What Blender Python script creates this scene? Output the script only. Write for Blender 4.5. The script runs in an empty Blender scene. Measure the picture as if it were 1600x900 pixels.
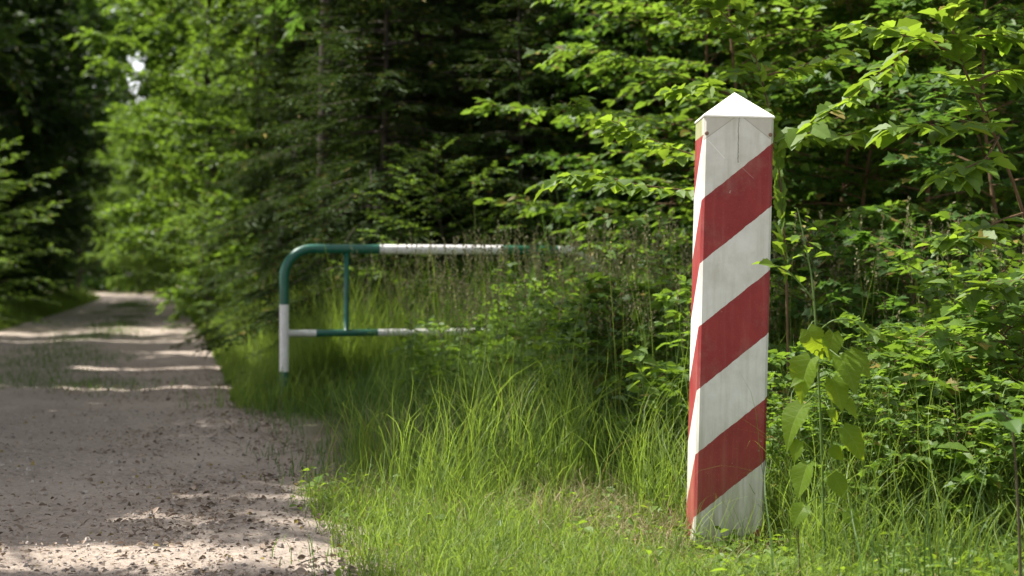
import bpy, math
import numpy as np
from mathutils import Vector

rng = np.random.default_rng(7)
S = bpy.context.scene
COL = S.collection
FPX, CAMZ, HOR = 2400.0, 1.025, 440.0        # focal length in photo pixels, eye height, horizon row

# ------------------------------------------------------------------ camera, sky, sun, exposure
cam = bpy.data.cameras.new('camera')
cam.sensor_width = 36.0
cam.lens = FPX / 1600 * 36
cam.shift_y = -10 / 1600
cam.clip_start, cam.clip_end = 0.05, 2000
cam.dof.use_dof = True
cam.dof.focus_distance = 6.1
cam.dof.aperture_fstop = 2.6
co = bpy.data.objects.new('camera', cam)
co.location = (0, 0, CAMZ)
co.rotation_euler = (math.radians(90), 0, 0)
COL.objects.link(co)
S.camera = co

SUN = Vector((-0.50, 0.17, 0.85)).normalized()
sun_el = math.asin(SUN.z)
sun_az = math.atan2(SUN.x, SUN.y)
W = bpy.data.worlds.new('World')
S.world = W
W.use_nodes = True
nt = W.node_tree
sky = nt.nodes.new('ShaderNodeTexSky')
sky.sky_type = 'NISHITA'
sky.sun_disc = False
sky.sun_elevation = sun_el
sky.sun_rotation = sun_az
sky.dust_density = 2.0
bw = nt.nodes.new('ShaderNodeRGBToBW')
wt = nt.nodes.new('ShaderNodeMix'); wt.data_type = 'RGBA'; wt.blend_type = 'MULTIPLY'; wt.inputs[0].default_value = 1
wt.inputs[7].default_value = (1.0, .96, .90, 1)
mxs = nt.nodes.new('ShaderNodeMix'); mxs.data_type = 'RGBA'; mxs.inputs[0].default_value = .72      # warm white added into the sky colour as white balance
nt.links.new(sky.outputs[0], bw.inputs[0]); nt.links.new(bw.outputs[0], wt.inputs[6])
nt.links.new(sky.outputs[0], mxs.inputs[6]); nt.links.new(wt.outputs[2], mxs.inputs[7])
nt.links.new(mxs.outputs[2], nt.nodes['Background'].inputs[0])
nt.nodes['Background'].inputs[1].default_value = 0.15
sl = bpy.data.lights.new('sun', 'SUN')
sl.energy = 4.8
sl.angle = math.radians(0.53)
sl.color = (1.0, 0.955, 0.88)
so = bpy.data.objects.new('sun', sl)
so.rotation_euler = SUN.to_track_quat('Z', 'Y').to_euler()
so.location = (-10, 5, 20)
COL.objects.link(so)
S.view_settings.view_transform = 'Standard'
S.view_settings.look = 'None'
S.view_settings.gamma = 1
S.view_settings.use_curve_mapping = False
S.view_settings.exposure = 1.3
cy = S.cycles
cy.max_bounces = 7
cy.diffuse_bounces = 4
cy.glossy_bounces = 2
cy.transmission_bounces = 4
cy.transparent_max_bounces = 4
cy.caustics_reflective = cy.caustics_refractive = False
cy.sample_clamp_indirect = 6

# ------------------------------------------------------------------ helpers
def at(px, py, Z):
    return np.array([(px - 800) / FPX * Z, Z, CAMZ + (HOR - py) / FPX * Z])

class Acc:
    """collects vertices and faces (with material slots) and links them as one mesh object"""
    def __init__(s):
        s.v, s.f, s.m, s.n = [], [], [], 0
    def add(s, V, faces, mat=0):
        V = np.asarray(V, float).reshape(-1, 3)
        for F in faces:
            F = np.asarray(F, np.int64)
            if len(F):
                s.f.append(F + s.n)
                s.m.append(np.full(len(F), mat, np.int32) if np.isscalar(mat) else np.asarray(mat, np.int32))
        s.v.append(V)
        s.n += len(V)
    def tube(s, P, r, sides=6, cap=True, mats=None, ref=None):
        P = np.asarray(P, float)
        n = len(P)
        r = np.broadcast_to(np.asarray(r, float), (n,))
        T = np.gradient(P, axis=0)
        T /= np.linalg.norm(T, axis=1)[:, None] + 1e-12
        if ref is not None: ref = np.array(ref, float)
        else: ref = np.array([0, 0, 1.0]) if abs(T[:, 2]).mean() < .8 else np.array([1.0, 0, 0])
        A = np.cross(T, ref); A /= np.linalg.norm(A, axis=1)[:, None] + 1e-12
        B = np.cross(T, A)
        a = np.linspace(0, 2 * np.pi, sides, endpoint=False)
        V = P[:, None] + r[:, None, None] * (A[:, None] * np.cos(a)[None, :, None] + B[:, None] * np.sin(a)[None, :, None])
        i = np.arange(n - 1)[:, None] * sides
        j = np.arange(sides)[None]
        k = (j + 1) % sides
        F = np.stack([i + j, i + k, i + sides + k, i + sides + j], -1).reshape(-1, 4)
        m = 0 if mats is None else np.repeat(np.asarray(mats), sides)
        s.add(V, [F], m)
        if cap:
            base = s.n - n * sides
            for off, mm in ((0, 0), (n - 1, -1)):
                c = s.n
                s.v.append(P[off][None]); s.n += 1
                q = base + off * sides
                s.f.append(np.stack([q + j[0], q + k[0], np.full(sides, c)], -1))
                s.m.append(np.full(sides, 0 if mats is None else mats[mm], np.int32))
    def build(s, name, mats, parent=None, smooth=False):
        me = bpy.data.meshes.new(name)
        V = np.concatenate(s.v).astype(np.float32)
        tot = np.concatenate([np.full(len(F), F.shape[1], np.int32) for F in s.f])
        loops = np.concatenate([F.ravel() for F in s.f]).astype(np.int32)
        me.vertices.add(len(V)); me.vertices.foreach_set('co', V.ravel())
        me.loops.add(len(loops)); me.loops.foreach_set('vertex_index', loops)
        me.polygons.add(len(tot))
        st = np.zeros(len(tot), np.int32); st[1:] = np.cumsum(tot)[:-1]
        me.polygons.foreach_set('loop_start', st)
        me.polygons.foreach_set('material_index', np.concatenate(s.m))
        me.polygons.foreach_set('use_smooth', np.full(len(tot), smooth))
        for m in (mats if isinstance(mats, (list, tuple)) else [mats]):
            me.materials.append(m)
        me.update(calc_edges=True)
        me.validate()
        o = bpy.data.objects.new(name, me)
        COL.objects.link(o)
        if parent: o.parent = parent
        return o

def box(acc, c, d, mat=0):
    c, d = np.array(c), np.array(d) / 2
    V = np.array([[x, y, z] for z in (-1, 1) for y in (-1, 1) for x in (-1, 1)]) * d + c
    acc.add(V, [np.array([[0, 2, 3, 1], [4, 5, 7, 6], [0, 1, 5, 4], [2, 6, 7, 3], [0, 4, 6, 2], [1, 3, 7, 5]])], mat)

def thing(name, label, cat, loc=(0, 0, 0), group=None, rotz=0.0):
    o = bpy.data.objects.new(name, None)
    o.empty_display_size = .2
    COL.objects.link(o)
    o.location = loc
    o.rotation_euler = (0, 0, rotz)
    o['label'], o['category'] = label, cat
    if group: o['group'] = group
    return o

def copy_tree(o, parent=None):
    c = o.copy(); COL.objects.link(c)
    if parent: c.parent = parent
    for ch in list(o.children): copy_tree(ch, c)
    return c

def nrm(v):
    return v / (np.linalg.norm(v, axis=-1, keepdims=True) + 1e-12)

# ------------------------------------------------------------------ leaf shapes
def leaf_shape(n, wid, serr=0., droop=.15, fold=.12, peak=.42, heart=0., p1=.8, p2=.85):
    """midrib + two edges; returns vertices (x across, y along, z normal) and quads"""
    t = np.linspace(0, 1, n + 1)
    w = np.where(t < peak, np.sin(t / peak * np.pi / 2) ** p1, np.cos((t - peak) / (1 - peak) * np.pi / 2) ** p2) * wid
    if heart: w = np.maximum(w, np.where(t < .06, wid * .5 * heart, 0))
    y_edge = t.copy()
    if serr:
        w = w * (1 + serr * np.where(np.arange(n + 1) % 2 == 0, -.5, .5))
        y_edge = y_edge + serr * .06 * np.where(np.arange(n + 1) % 2 == 0, -1, 1)
    if heart: y_edge[:2] -= .12 * heart * np.array([1, .6])
    z = -droop * t ** 2
    mid = np.stack([0 * t, t, z], -1)
    L = np.stack([-w, y_edge, z + fold * w / wid], -1)
    R = np.stack([w, y_edge, z + fold * w / wid], -1)
    V = np.concatenate([mid, L, R])
    i = np.arange(n)
    F = np.concatenate([np.stack([i, i + 1, n + 1 + i + 1, n + 1 + i], -1),
                        np.stack([i, 2 * (n + 1) + i, 2 * (n + 1) + i + 1, i + 1], -1)])
    return V, F
DIAMOND = (np.array([[0, 0, 0], [.32, .45, .07], [0, 1, -.1], [-.32, .45, .07]]), np.array([[0, 1, 2, 3]]))
NEEDLE = (np.array([[0, 0, 0], [.12, .45, .02], [0, 1, -.12], [-.12, .45, .02]]), np.array([[0, 1, 2, 3]]))
OVAL = leaf_shape(3, .30)
OVATE = leaf_shape(8, .31, serr=.16)
HEART = leaf_shape(16, .43, serr=.07, peak=.26, heart=.9, droop=.28, fold=.06, p1=.5, p2=1.05)

_h = [(.10, -.02), (.40, .03), (.29, .2), (.57, .47), (.36, .5), (.22, .62)]
_o = [(0, .02)] + _h + [(0, 1.)] + [(-x, y) for x, y in _h[::-1]]
MAPLE = (np.array([(0, .36, 0)] + [(x, y, .13 * abs(x) - .16 * y * y) for x, y in _o]), np.array([[0, 1 + i, 1 + (i + 1) % len(_o)] for i in range(len(_o))]))

def put_leaves(acc, T, P, D, N, size, mat=0):
    D = nrm(D); X = nrm(np.cross(D, N)); N = np.cross(X, D)
    V, F = T
    size = np.broadcast_to(size, (len(P),))
    out = P[:, None] + size[:, None, None] * (X[:, None] * V[None, :, 0, None] + D[:, None] * V[None, :, 1, None] + N[:, None] * V[None, :, 2, None])
    k = len(V)
    FF = (F[None] + (np.arange(len(P)) * k)[:, None, None]).reshape(-1, F.shape[1])
    acc.add(out, [FF], mat)

# ------------------------------------------------------------------ materials
def new_mat(name):
    m = bpy.data.materials.new(name); m.use_nodes = True
    n = m.node_tree.nodes; n.clear()
    return m, n, m.node_tree.links

def leaf_mat(name, a, b, trans, fac=.42, rough=.5, spec=.28, veins=False, old=.035):
    m, n, l = new_mat(name)
    g = n.new('ShaderNodeNewGeometry')
    mx = n.new('ShaderNodeMix'); mx.data_type = 'RGBA'
    mx.inputs[6].default_value = (*a, 1); mx.inputs[7].default_value = (*b, 1)
    l.new(g.outputs['Random Per Island'], mx.inputs[0])
    hv = n.new('ShaderNodeHueSaturation')
    mr = n.new('ShaderNodeMapRange'); mr.inputs[3].default_value = .7; mr.inputs[4].default_value = 1.25
    base = mx.outputs[2]
    if old:
        base = mixc(n, l, math_(n, l, 'GREATER_THAN', g.outputs['Random Per Island'], 1 - old), base, (.20, .15, .035))
    l.new(g.outputs['Random Per Island'], mr.inputs[0])
    mul = n.new('ShaderNodeMix'); mul.data_type = 'RGBA'; mul.blend_type = 'MULTIPLY'; mul.inputs[0].default_value = 1
    mul.inputs[6].default_value = (*trans, 1); l.new(mr.outputs[0], mul.inputs[7])
    p = n.new('ShaderNodeBsdfPrincipled')
    p.inputs['Roughness'].default_value = rough
    p.inputs['Specular IOR Level'].default_value = spec
    l.new(base, p.inputs['Base Color'])
    t = n.new('ShaderNodeBsdfTranslucent')
    l.new(mul.outputs[2], t.inputs[0])
    ms = n.new('ShaderNodeMixShader'); ms.inputs[0].default_value = fac
    l.new(p.outputs[0], ms.inputs[1]); l.new(t.outputs[0], ms.inputs[2])
    o = n.new('ShaderNodeOutputMaterial'); l.new(ms.outputs[0], o.inputs[0])
    n.remove(hv)
    if veins:
        sp = n.new('ShaderNodeSeparateXYZ'); uv = n.new('ShaderNodeUVMap'); uv.uv_map = 'blade'; l.new(uv.outputs[0], sp.inputs[0])
        ax = math_(n, l, 'ABSOLUTE', sp.outputs[0])
        k = math_(n, l, 'FRACT', math_(n, l, 'MULTIPLY', math_(n, l, 'SUBTRACT', sp.outputs[1], math_(n, l, 'MULTIPLY', ax, .8)), 6.5))
        v = math_(n, l, 'MAXIMUM', math_(n, l, 'LESS_THAN', k, .13), math_(n, l, 'LESS_THAN', ax, .014))
        c1 = mixc(n, l, math_(n, l, 'MULTIPLY', v, .55), mx.outputs[2], (.20, .26, .07))
        l.new(c1, p.inputs['Base Color'])
        bp = n.new('ShaderNodeBump'); bp.inputs['Strength'].default_value = .5; bp.inputs['Distance'].default_value = .004
        l.new(math_(n, l, 'SUBTRACT', 1., v), bp.inputs['Height']); l.new(bp.outputs[0], p.inputs['Normal'])
    return m

def ramp(n, l, src, stops):
    r = n.new('ShaderNodeValToRGB')
    e = r.color_ramp.elements
    while len(e) < len(stops): e.new(.5)
    for el, (p, c) in zip(e, stops):
        el.position = p; el.color = (*c, 1)
    l.new(src, r.inputs[0])
    return r.outputs[0]

def noise(n, l, co_, scale, detail=4, rough=.6):
    t = n.new('ShaderNodeTexNoise'); t.inputs['Scale'].default_value = scale
    t.inputs['Detail'].default_value = detail; t.inputs['Roughness'].default_value = rough
    l.new(co_, t.inputs['Vector'])
    return t.outputs[0]

def mixc(n, l, f, a, b, mode='MIX'):
    x = n.new('ShaderNodeMix'); x.data_type = 'RGBA'; x.blend_type = mode
    for sock, val in ((0, f), (6, a), (7, b)):
        if hasattr(val, 'links'): l.new(val, x.inputs[sock])
        elif isinstance(val, tuple): x.inputs[sock].default_value = (*val, 1)
        else: x.inputs[sock].default_value = val
    return x.outputs[2]

def math_(n, l, op, a, b=None):
    x = n.new('ShaderNodeMath'); x.operation = op
    for i, v in enumerate((a, b)):
        if v is None: continue
        if hasattr(v, 'links'): l.new(v, x.inputs[i])
        else: x.inputs[i].default_value = v
    return x.outputs[0]

def surface(name, build, rough=.8, bump=None, spec=.3):
    m, n, l = new_mat(name)
    tc = n.new('ShaderNodeTexCoord')
    c, h = build(n, l, tc)
    p = n.new('ShaderNodeBsdfPrincipled')
    if hasattr(rough, 'links'): l.new(rough, p.inputs['Roughness'])
    else: p.inputs['Roughness'].default_value = rough
    p.inputs['Specular IOR Level'].default_value = spec
    if hasattr(c, 'links'): l.new(c, p.inputs['Base Color'])
    else: p.inputs['Base Color'].default_value = (*c, 1)
    if h is not None:
        b = n.new('ShaderNodeBump'); b.inputs['Strength'].default_value = bump or .5; b.inputs['Distance'].default_value = .02
        l.new(h, b.inputs['Height']); l.new(b.outputs[0], p.inputs['Normal'])
    o = n.new('ShaderNodeOutputMaterial'); l.new(p.outputs[0], o.inputs[0])
    return m

def m_bark(name, a, b):
    def f(n, l, tc):
        mp = n.new('ShaderNodeMapping'); mp.inputs['Scale'].default_value = (1, 1, .2)
        l.new(tc.outputs['Object'], mp.inputs[0])
        v = noise(n, l, mp.outputs[0], 30, 5, .65)
        return ramp(n, l, v, [(.3, a), (.7, b)]), v
    return surface(name, f, .9, .8, .15)
BARK = m_bark('bark', (.03, .025, .02), (.085, .072, .058))
TWIG = m_bark('twig_bark', (.09, .055, .03), (.17, .11, .06))
STEM = surface('green_stem', lambda n, l, tc: ((.09, .15, .03), None), .5)
DARKSTEM = surface('brown_stem', lambda n, l, tc: ((.06, .05, .025), None), .7)

L_FOREST = leaf_mat('leaf_forest', (.034, .080, .015), (.062, .123, .022), (.12, .23, .024))
L_DARK = leaf_mat('leaf_darkened', (.024, .048, .012), (.042, .074, .016), (.06, .11, .015))  # leaf green darkened in the colour itself, for trees seen in shade
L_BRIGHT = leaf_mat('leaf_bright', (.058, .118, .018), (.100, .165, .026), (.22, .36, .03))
L_SPRUCE = leaf_mat('spruce_needles', (.026, .052, .013), (.050, .082, .017), (.06, .10, .015), .25, .6, .12)
L_HERO = leaf_mat('leaf_young', (.075, .14, .020), (.112, .175, .026), (.28, .42, .03))
L_HEART = leaf_mat('leaf_heart', (.075, .135, .012), (.10, .16, .016), (.36, .48, .02), .55, .5, .15, veins=True, old=0)
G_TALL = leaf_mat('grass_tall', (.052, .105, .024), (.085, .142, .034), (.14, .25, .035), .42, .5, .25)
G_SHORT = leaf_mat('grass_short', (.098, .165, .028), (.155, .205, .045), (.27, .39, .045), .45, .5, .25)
G_DRY = leaf_mat('grass_dry', (.22, .19, .10), (.32, .26, .15), (.22, .18, .09), .3, .7)
SEED = leaf_mat('grass_seed', (.16, .16, .08), (.22, .19, .10), (.14, .14, .06), .3, .7)
LITTER = leaf_mat('litter', (.09, .064, .045), (.34, .265, .205), (.05, .03, .02), .1, .8)

PEBBLE = leaf_mat('grit', (.17, .14, .12), (.40, .35, .30), (.1, .1, .1), .01, .8)

# ------------------------------------------------------------------ where the sun reaches the ground
_g = np.random.default_rng(3)
_K = [(_g.normal(0, k, 2), _g.uniform(0, 6.28)) for k in (1.1, 1.9, 3.0, 4.5, 6.5, 9) for _ in range(3)]
def dapple(x, y):
    return sum(np.sin(k[0] * x + k[1] * y + p) / (1 + .25 * np.hypot(*k)) for k, p in _K) / 3.2
def road_right(y):
    return .56 - .21 * y - .0002 * y ** 2 - .004 * np.maximum(0, y - 95) ** 2
def road_left(y):
    return road_right(y) - 4.3
def lit(x, y):
    """share of sun let through the crowns to the ground point x, y"""
    d = dapple(x, y)
    on_road = x < road_right(y) + .1
    v = np.full(np.shape(x), -.55)
    v = np.where(on_road & (y > 5.42 + .05 * d) & (y < 6.0 + .12 * d - .04 * (x + 1.5)), 1.2, v)
    v = np.where(on_road & (y > 6.1) & (y < 7.3) & (x > -1.7), d * 1.2 - .05, v)
    for a, b in ((14.2, 14.55), (17.4, 17.9), (25.5, 26.0), (37, 39), (51, 54), (68, 76)):
        v = np.where(on_road & (y > a + .1 * d) & (y < b + .15 * d), .6 + d, v)
    right = ~on_road
    v = np.where(right & (y < 7.0 + .35 * d) & (y > 3.5), 1.1, v)
    v = np.where(right & (y >= 7.0 + .35 * d) & (y < 9), d * 1.1 - .12, v)
    v = np.where(right & (y >= 7.0 + .35 * d) & (y < 9) & (x < .6), d * 1.1 - .3, v)
    v = np.where(right & (y >= 9) & (x < 1), d - .6 + .35 * (x > -.5), v)
    v = np.where(right & (y >= 14) & (x < 1), d * 1.2 - .05, v)
    v = np.where(right & (y >= 7.2) & (x >= 1), d * 1.2 + .45, v)
    v = np.where(right & (y > 18) & (x < road_right(y) + 2.2), .5 + d, v)
    v = np.where((x < road_left(y) + 4) & (np.abs(y - 31.3) < 2.3), .6 + d, v)
    v = np.where(right & (y > 15) & (y < 20) & (x > -3.5) & (x < 3), d * 1.2 + .25, v)
    v = np.where(right & (y > 17.4) & (y < 19.3) & (x > -2.9) & (x < 1), -.6, v)
    return np.clip(v * 4 + .5, 0, 1)
def sun_keep(P, r):  # drops crown leaves that would block a wanted sun patch
    g = P - np.array(SUN) * (P[:, 2] / SUN.z)[:, None]
    return r.random(len(P)) >= lit(g[:, 0], g[:, 1])

# ------------------------------------------------------------------ ground and road
def gz(x, y):
    off = np.maximum(0, np.maximum(x - road_right(y) - .25, road_left(y) - .25 - x))
    return np.minimum(off, 1.5) / 1.5 * (.03 + .03 * np.sin(x * 1.3 + y * .7) + .025 * np.sin(y * 1.9 - x * .6))

def grid(xs, ys, zf):
    X, Y = np.meshgrid(xs, ys)
    V = np.stack([X, Y, zf(X, Y)], -1).reshape(-1, 3)
    nx, ny = len(xs), len(ys)
    i = (np.arange(ny - 1)[:, None] * nx + np.arange(nx - 1)[None]).ravel()
    return V, np.stack([i, i + 1, i + nx + 1, i + nx], -1)

def f_road(n, l, tc):
    O = tc.outputs['Object']
    big = noise(n, l, O, .9, 3)
    mp = n.new('ShaderNodeMapping'); mp.inputs['Scale'].default_value = (1, 1, 1)
    l.new(O, mp.inputs[0])
    fine = noise(n, l, mp.outputs[0], 26, 7, .72)
    grit = noise(n, l, mp.outputs[0], 130, 3, .6)
    c = ramp(n, l, fine, [(.3, (.13, .104, .087)), (.44, (.275, .225, .187)), (.6, (.37, .310, .262)), (.78, (.45, .39, .335))])
    c2 = mixc(n, l, ramp(n, l, big, [(.4, (0, 0, 0)), (.62, (.65, .65, .65))]), c, (.40, .335, .28))
    c3 = mixc(n, l, ramp(n, l, grit, [(.30, (.75, .75, .75)), (.42, (0, 0, 0))]), c2, (.09, .066, .052))
    h = math_(n, l, 'ADD', fine, math_(n, l, 'MULTIPLY', grit, .35))
    return c3, h
def f_ground(n, l, tc):
    a = noise(n, l, tc.outputs['Object'], 1.1, 3)
    b = noise(n, l, tc.outputs['Object'], 45, 5, .7)
    c = ramp(n, l, b, [(.3, (.045, .034, .022)), (.5, (.13, .10, .065)), (.72, (.25, .20, .13))])
    g = ramp(n, l, b, [(.3, (.02, .035, .01)), (.7, (.08, .11, .03))])
    f = ramp(n, l, a, [(.42, (0, 0, 0)), (.6, (.7, .7, .7))])
    at_ = n.new('ShaderNodeAttribute'); at_.attribute_name = 'verge'
    dirt, _ = f_road(n, l, tc)
    return mixc(n, l, at_.outputs['Fac'], dirt, mixc(n, l, f, c, g)), b
ground_m = surface('forest_soil', f_ground, .95, .8, .1)
xs = np.concatenate([[-700, -300, -120], np.linspace(-60, -12, 60), np.linspace(-11.6, 14, 110), np.linspace(15, 60, 30), [120, 300, 700]])
ys = np.concatenate([[-300, -60, -10], np.linspace(0, 24, 100), np.linspace(25, 140, 80), [200, 400, 1200]])
a = Acc(); V, F = grid(xs, ys, gz); a.add(V, [F])
g = a.build('ground', ground_m, smooth=True); g['kind'] = 'structure'
at_ = g.data.attributes.new('verge', 'FLOAT', 'POINT')
at_.data.foreach_set('value', np.clip((np.maximum(V[:, 0] - road_right(V[:, 1]), road_left(V[:, 1]) - V[:, 0]) - .02) / .4, 0, 1).astype(np.float32))

road_m = surface('sandy_track', f_road, .92, .9, .15)
yr = np.concatenate([np.linspace(-8, 3, 30), np.linspace(3.1, 22, 400), np.linspace(22.3, 140, 160)])
u = np.linspace(0, 1, 110)
rn = np.random.default_rng(5)
U, Y = np.meshgrid(u, yr)
wob = .09 * np.sin(Y * 2.1) + .06 * np.sin(Y * 5.3 + 1) + .04 * np.sin(Y * 11)
X = road_left(Y) - .1 + U * (4.4 + wob)
ruts = -.025 * np.exp(-((U - .27) / .1) ** 2) - .025 * np.exp(-((U - .74) / .1) ** 2) + .012 * np.exp(-((U - .5) / .09) ** 2)
Zr = .034 + ruts + .006 * np.sin(X * 9 + Y * 4) * np.sin(Y * 7 - X * 3) + rn.normal(0, .003, X.shape)
Zr *= np.clip(np.minimum(U, 1 - U) / .04, 0, 1)
Zr = np.maximum(Zr, .004)
V = np.stack([X, Y, Zr], -1).reshape(-1, 3)
nx = len(u); i = (np.arange(len(yr) - 1)[:, None] * nx + np.arange(nx - 1)[None]).ravel()
a = Acc(); a.add(V, [np.stack([i, i + 1, i + nx + 1, i + nx], -1)])
r_ = a.build('road', road_m, smooth=True); r_['kind'] = 'structure'

# ------------------------------------------------------------------ boundary post
PW, PH = .275, 1.68
def f_post(n, l, tc):
    sp = n.new('ShaderNodeSeparateXYZ'); uv = n.new('ShaderNodeUVMap'); uv.uv_map = 'wrap'
    l.new(uv.outputs[0], sp.inputs[0])
    u_, v_ = sp.outputs[0], sp.outputs[1]
    q = math_(n, l, 'SUBTRACT', v_, math_(n, l, 'MULTIPLY', u_, .84))
    wob_ = math_(n, l, 'MULTIPLY', math_(n, l, 'SUBTRACT', noise(n, l, uv.outputs[0], 30, 6), .5), .013)
    q = math_(n, l, 'ADD', q, wob_)
    fr = math_(n, l, 'FRACT', math_(n, l, 'DIVIDE', math_(n, l, 'ADD', q, -1.105 + 4 * .4975), .4975))
    red = math_(n, l, 'LESS_THAN', fr, .497)
    red = math_(n, l, 'MULTIPLY', red, math_(n, l, 'LESS_THAN', v_, 1.606))
    O = tc.outputs['Object']
    st = noise(n, l, O, 6, 5, .7)
    mp = n.new('ShaderNodeMapping'); mp.inputs['Scale'].default_value = (30, 30, 2.2); l.new(O, mp.inputs[0])
    streak = noise(n, l, mp.outputs[0], 1.0, 5, .7)
    fine = noise(n, l, O, 160, 3)
    white = ramp(n, l, st, [(.3, (.56, .55, .51)), (.6, (.68, .675, .645))])
    white = mixc(n, l, ramp(n, l, streak, [(.46, (0, 0, 0)), (.72, (.6, .6, .6))]), white, (.44, .43, .36))
    white = mixc(n, l, ramp(n, l, fine, [(.62, (0, 0, 0)), (.72, (.3, .3, .3))]), white, (.38, .36, .31))
    redc = ramp(n, l, st, [(.3, (.20, .018, .019)), (.65, (.275, .030, .029))])
    redc = mixc(n, l, ramp(n, l, fine, [(.58, (0, 0, 0)), (.74, (.5, .5, .5))]), redc, (.34, .11, .11))
    redc = mixc(n, l, ramp(n, l, streak, [(.5, (0, 0, 0)), (.75, (.45, .45, .45))]), redc, (.34, .085, .075))
    chip = math_(n, l, 'GREATER_THAN', noise(n, l, O, 26, 8, .75), .69)
    redc = mixc(n, l, math_(n, l, 'MULTIPLY', chip, .8), redc, (.45, .40, .35))
    white = mixc(n, l, math_(n, l, 'MULTIPLY', chip, .6), white, (.30, .27, .22))
    c = mixc(n, l, red, white, redc)
    # weathered foot and algae on the upper corner
    mr = n.new('ShaderNodeMapRange'); mr.inputs[1].default_value = .6; mr.inputs[2].default_value = .02
    l.new(v_, mr.inputs[0])
    foot = math_(n, l, 'MULTIPLY', math_(n, l, 'MULTIPLY', mr.outputs[0], math_(n, l, 'SUBTRACT', 1.0, math_(n, l, 'MULTIPLY', red, .75))), ramp(n, l, streak, [(.34, (.2, .2, .2)), (.62, (1, 1, 1))]))
    c = mixc(n, l, math_(n, l, 'MULTIPLY', foot, .95), c, (.23, .225, .12))
    blot = ramp(n, l, noise(n, l, O, 3.2, 6, .7), [(.5, (0, 0, 0)), (.68, (.4, .4, .4))])
    c = mixc(n, l, math_(n, l, 'MULTIPLY', blot, math_(n, l, 'SUBTRACT', 1.0, math_(n, l, 'MULTIPLY', red, .6))), c, (.36, .35, .27))
    alg = math_(n, l, 'MULTIPLY', math_(n, l, 'GREATER_THAN', v_, 1.605), math_(n, l, 'LESS_THAN', u_, -.02))
    c = mixc(n, l, math_(n, l, 'MULTIPLY', math_(n, l, 'MULTIPLY', alg, streak), 1.5), c, (.20, .21, .045))
    # old stripe edges and the crack on the front near the top
    def line(fu, fv, width, lo, hi, strength, c, col):
        d = math_(n, l, 'ABSOLUTE', math_(n, l, 'ADD', math_(n, l, 'MULTIPLY', u_, fu), math_(n, l, 'ADD', v_, fv)))
        k = math_(n, l, 'LESS_THAN', d, width)
        k = math_(n, l, 'MULTIPLY', k, math_(n, l, 'MULTIPLY', math_(n, l, 'GREATER_THAN', u_, lo), math_(n, l, 'LESS_THAN', u_, hi)))
        return mixc(n, l, math_(n, l, 'MULTIPLY', k, strength), c, col)
    c = line(-.76, -1.585, .0022, .003, .125, .8, c, (.27, .25, .22))
    c = line(.76, -1.795, .0022, .150, .262, .8, c, (.27, .25, .22))
    c = line(1.05, -1.605, .002, .02, .085, .5, c, (.9, .9, .87))
    c = line(.9, -1.62, .0015, .15, .2, .3, c, (.6, .4, .4))
    tri = math_(n, l, 'MULTIPLY', math_(n, l, 'GREATER_THAN', math_(n, l, 'SUBTRACT', v_, math_(n, l, 'MULTIPLY', u_, .76)), 1.585), math_(n, l, 'GREATER_THAN', u_, 0.0))
    c = mixc(n, l, math_(n, l, 'MULTIPLY', tri, .6), c, (.43, .41, .35))
    tri2 = math_(n, l, 'GREATER_THAN', math_(n, l, 'ADD', v_, math_(n, l, 'MULTIPLY', u_, .76)), 1.795)
    c = mixc(n, l, math_(n, l, 'MULTIPLY', tri2, .6), c, (.43, .41, .35))
    ck = math_(n, l, 'ABSOLUTE', math_(n, l, 'ADD', u_, math_(n, l, 'ADD', -.137, math_(n, l, 'MULTIPLY', math_(n, l, 'SUBTRACT', st, .5), .03))))
    ck = math_(n, l, 'MULTIPLY', math_(n, l, 'LESS_THAN', ck, .0016), math_(n, l, 'GREATER_THAN', v_, 1.50))
    c = mixc(n, l, math_(n, l, 'MULTIPLY', ck, .8), c, (.12, .10, .08))
    return c, math_(n, l, 'ADD', math_(n, l, 'MULTIPLY', fine, .06), math_(n, l, 'MULTIPLY', streak, .12))
post_m = surface('striped_paint', f_post, .62, .25, .35)
def f_cap(n, l, tc):
    st = noise(n, l, tc.outputs['Object'], 14, 5, .7)
    return ramp(n, l, st, [(.3, (.72, .71, .66)), (.6, (.82, .815, .79))]), st
cap_m = surface('cap_paint', f_cap, .6, .1)
RUST = surface('rusty_bolt', lambda n, l, tc: ((.20, .13, .09), None), .8)
post = thing('boundary_post', 'square wooden post with red and white diagonal stripes and a white pyramid cap', 'boundary post', (.846, 6.0 + PW / 2, -.01))
post.rotation_euler = (0, math.radians(1.4), 0)
h, ch = PW / 2, .011
ring = [(-h + ch, -h), (h - ch, -h), (h, -h + ch), (h, h - ch), (h - ch, h), (-h + ch, h), (-h, h - ch), (-h, -h + ch)]
a = Acc()
zs = np.concatenate([[-.3], np.linspace(0, PH, 25)])
V = np.array([[x, y, z] for z in zs for x, y in ring])
F = np.array([[k * 8 + j, k * 8 + (j + 1) % 8, k * 8 + 8 + (j + 1) % 8, k * 8 + 8 + j] for k in range(len(zs) - 1) for j in range(8)])
a.add(V, [F])
sh = a.build('shaft', post_m, post)
uvl = sh.data.uv_layers.new(name='wrap')
edge_u = [0 + ch, PW - ch, PW + .001, 2 * PW, 2 * PW, 3 * PW, -PW, -.001]       # metres round the post, from the front left corner
vals = []
for p_ in sh.data.polygons:
    j = [sh.data.loops[li].vertex_index % 8 for li in p_.loop_indices]
    for li, jj in zip(p_.loop_indices, j):
        uu = edge_u[jj]
        if set(j) == {5, 6}: uu = -PW if jj == 6 else -PW - .003
        sh.data.uv_layers['wrap'].data[li].uv = (uu, sh.data.vertices[sh.data.loops[li].vertex_index].co.z)
a = Acc()
e = h + .003
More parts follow.
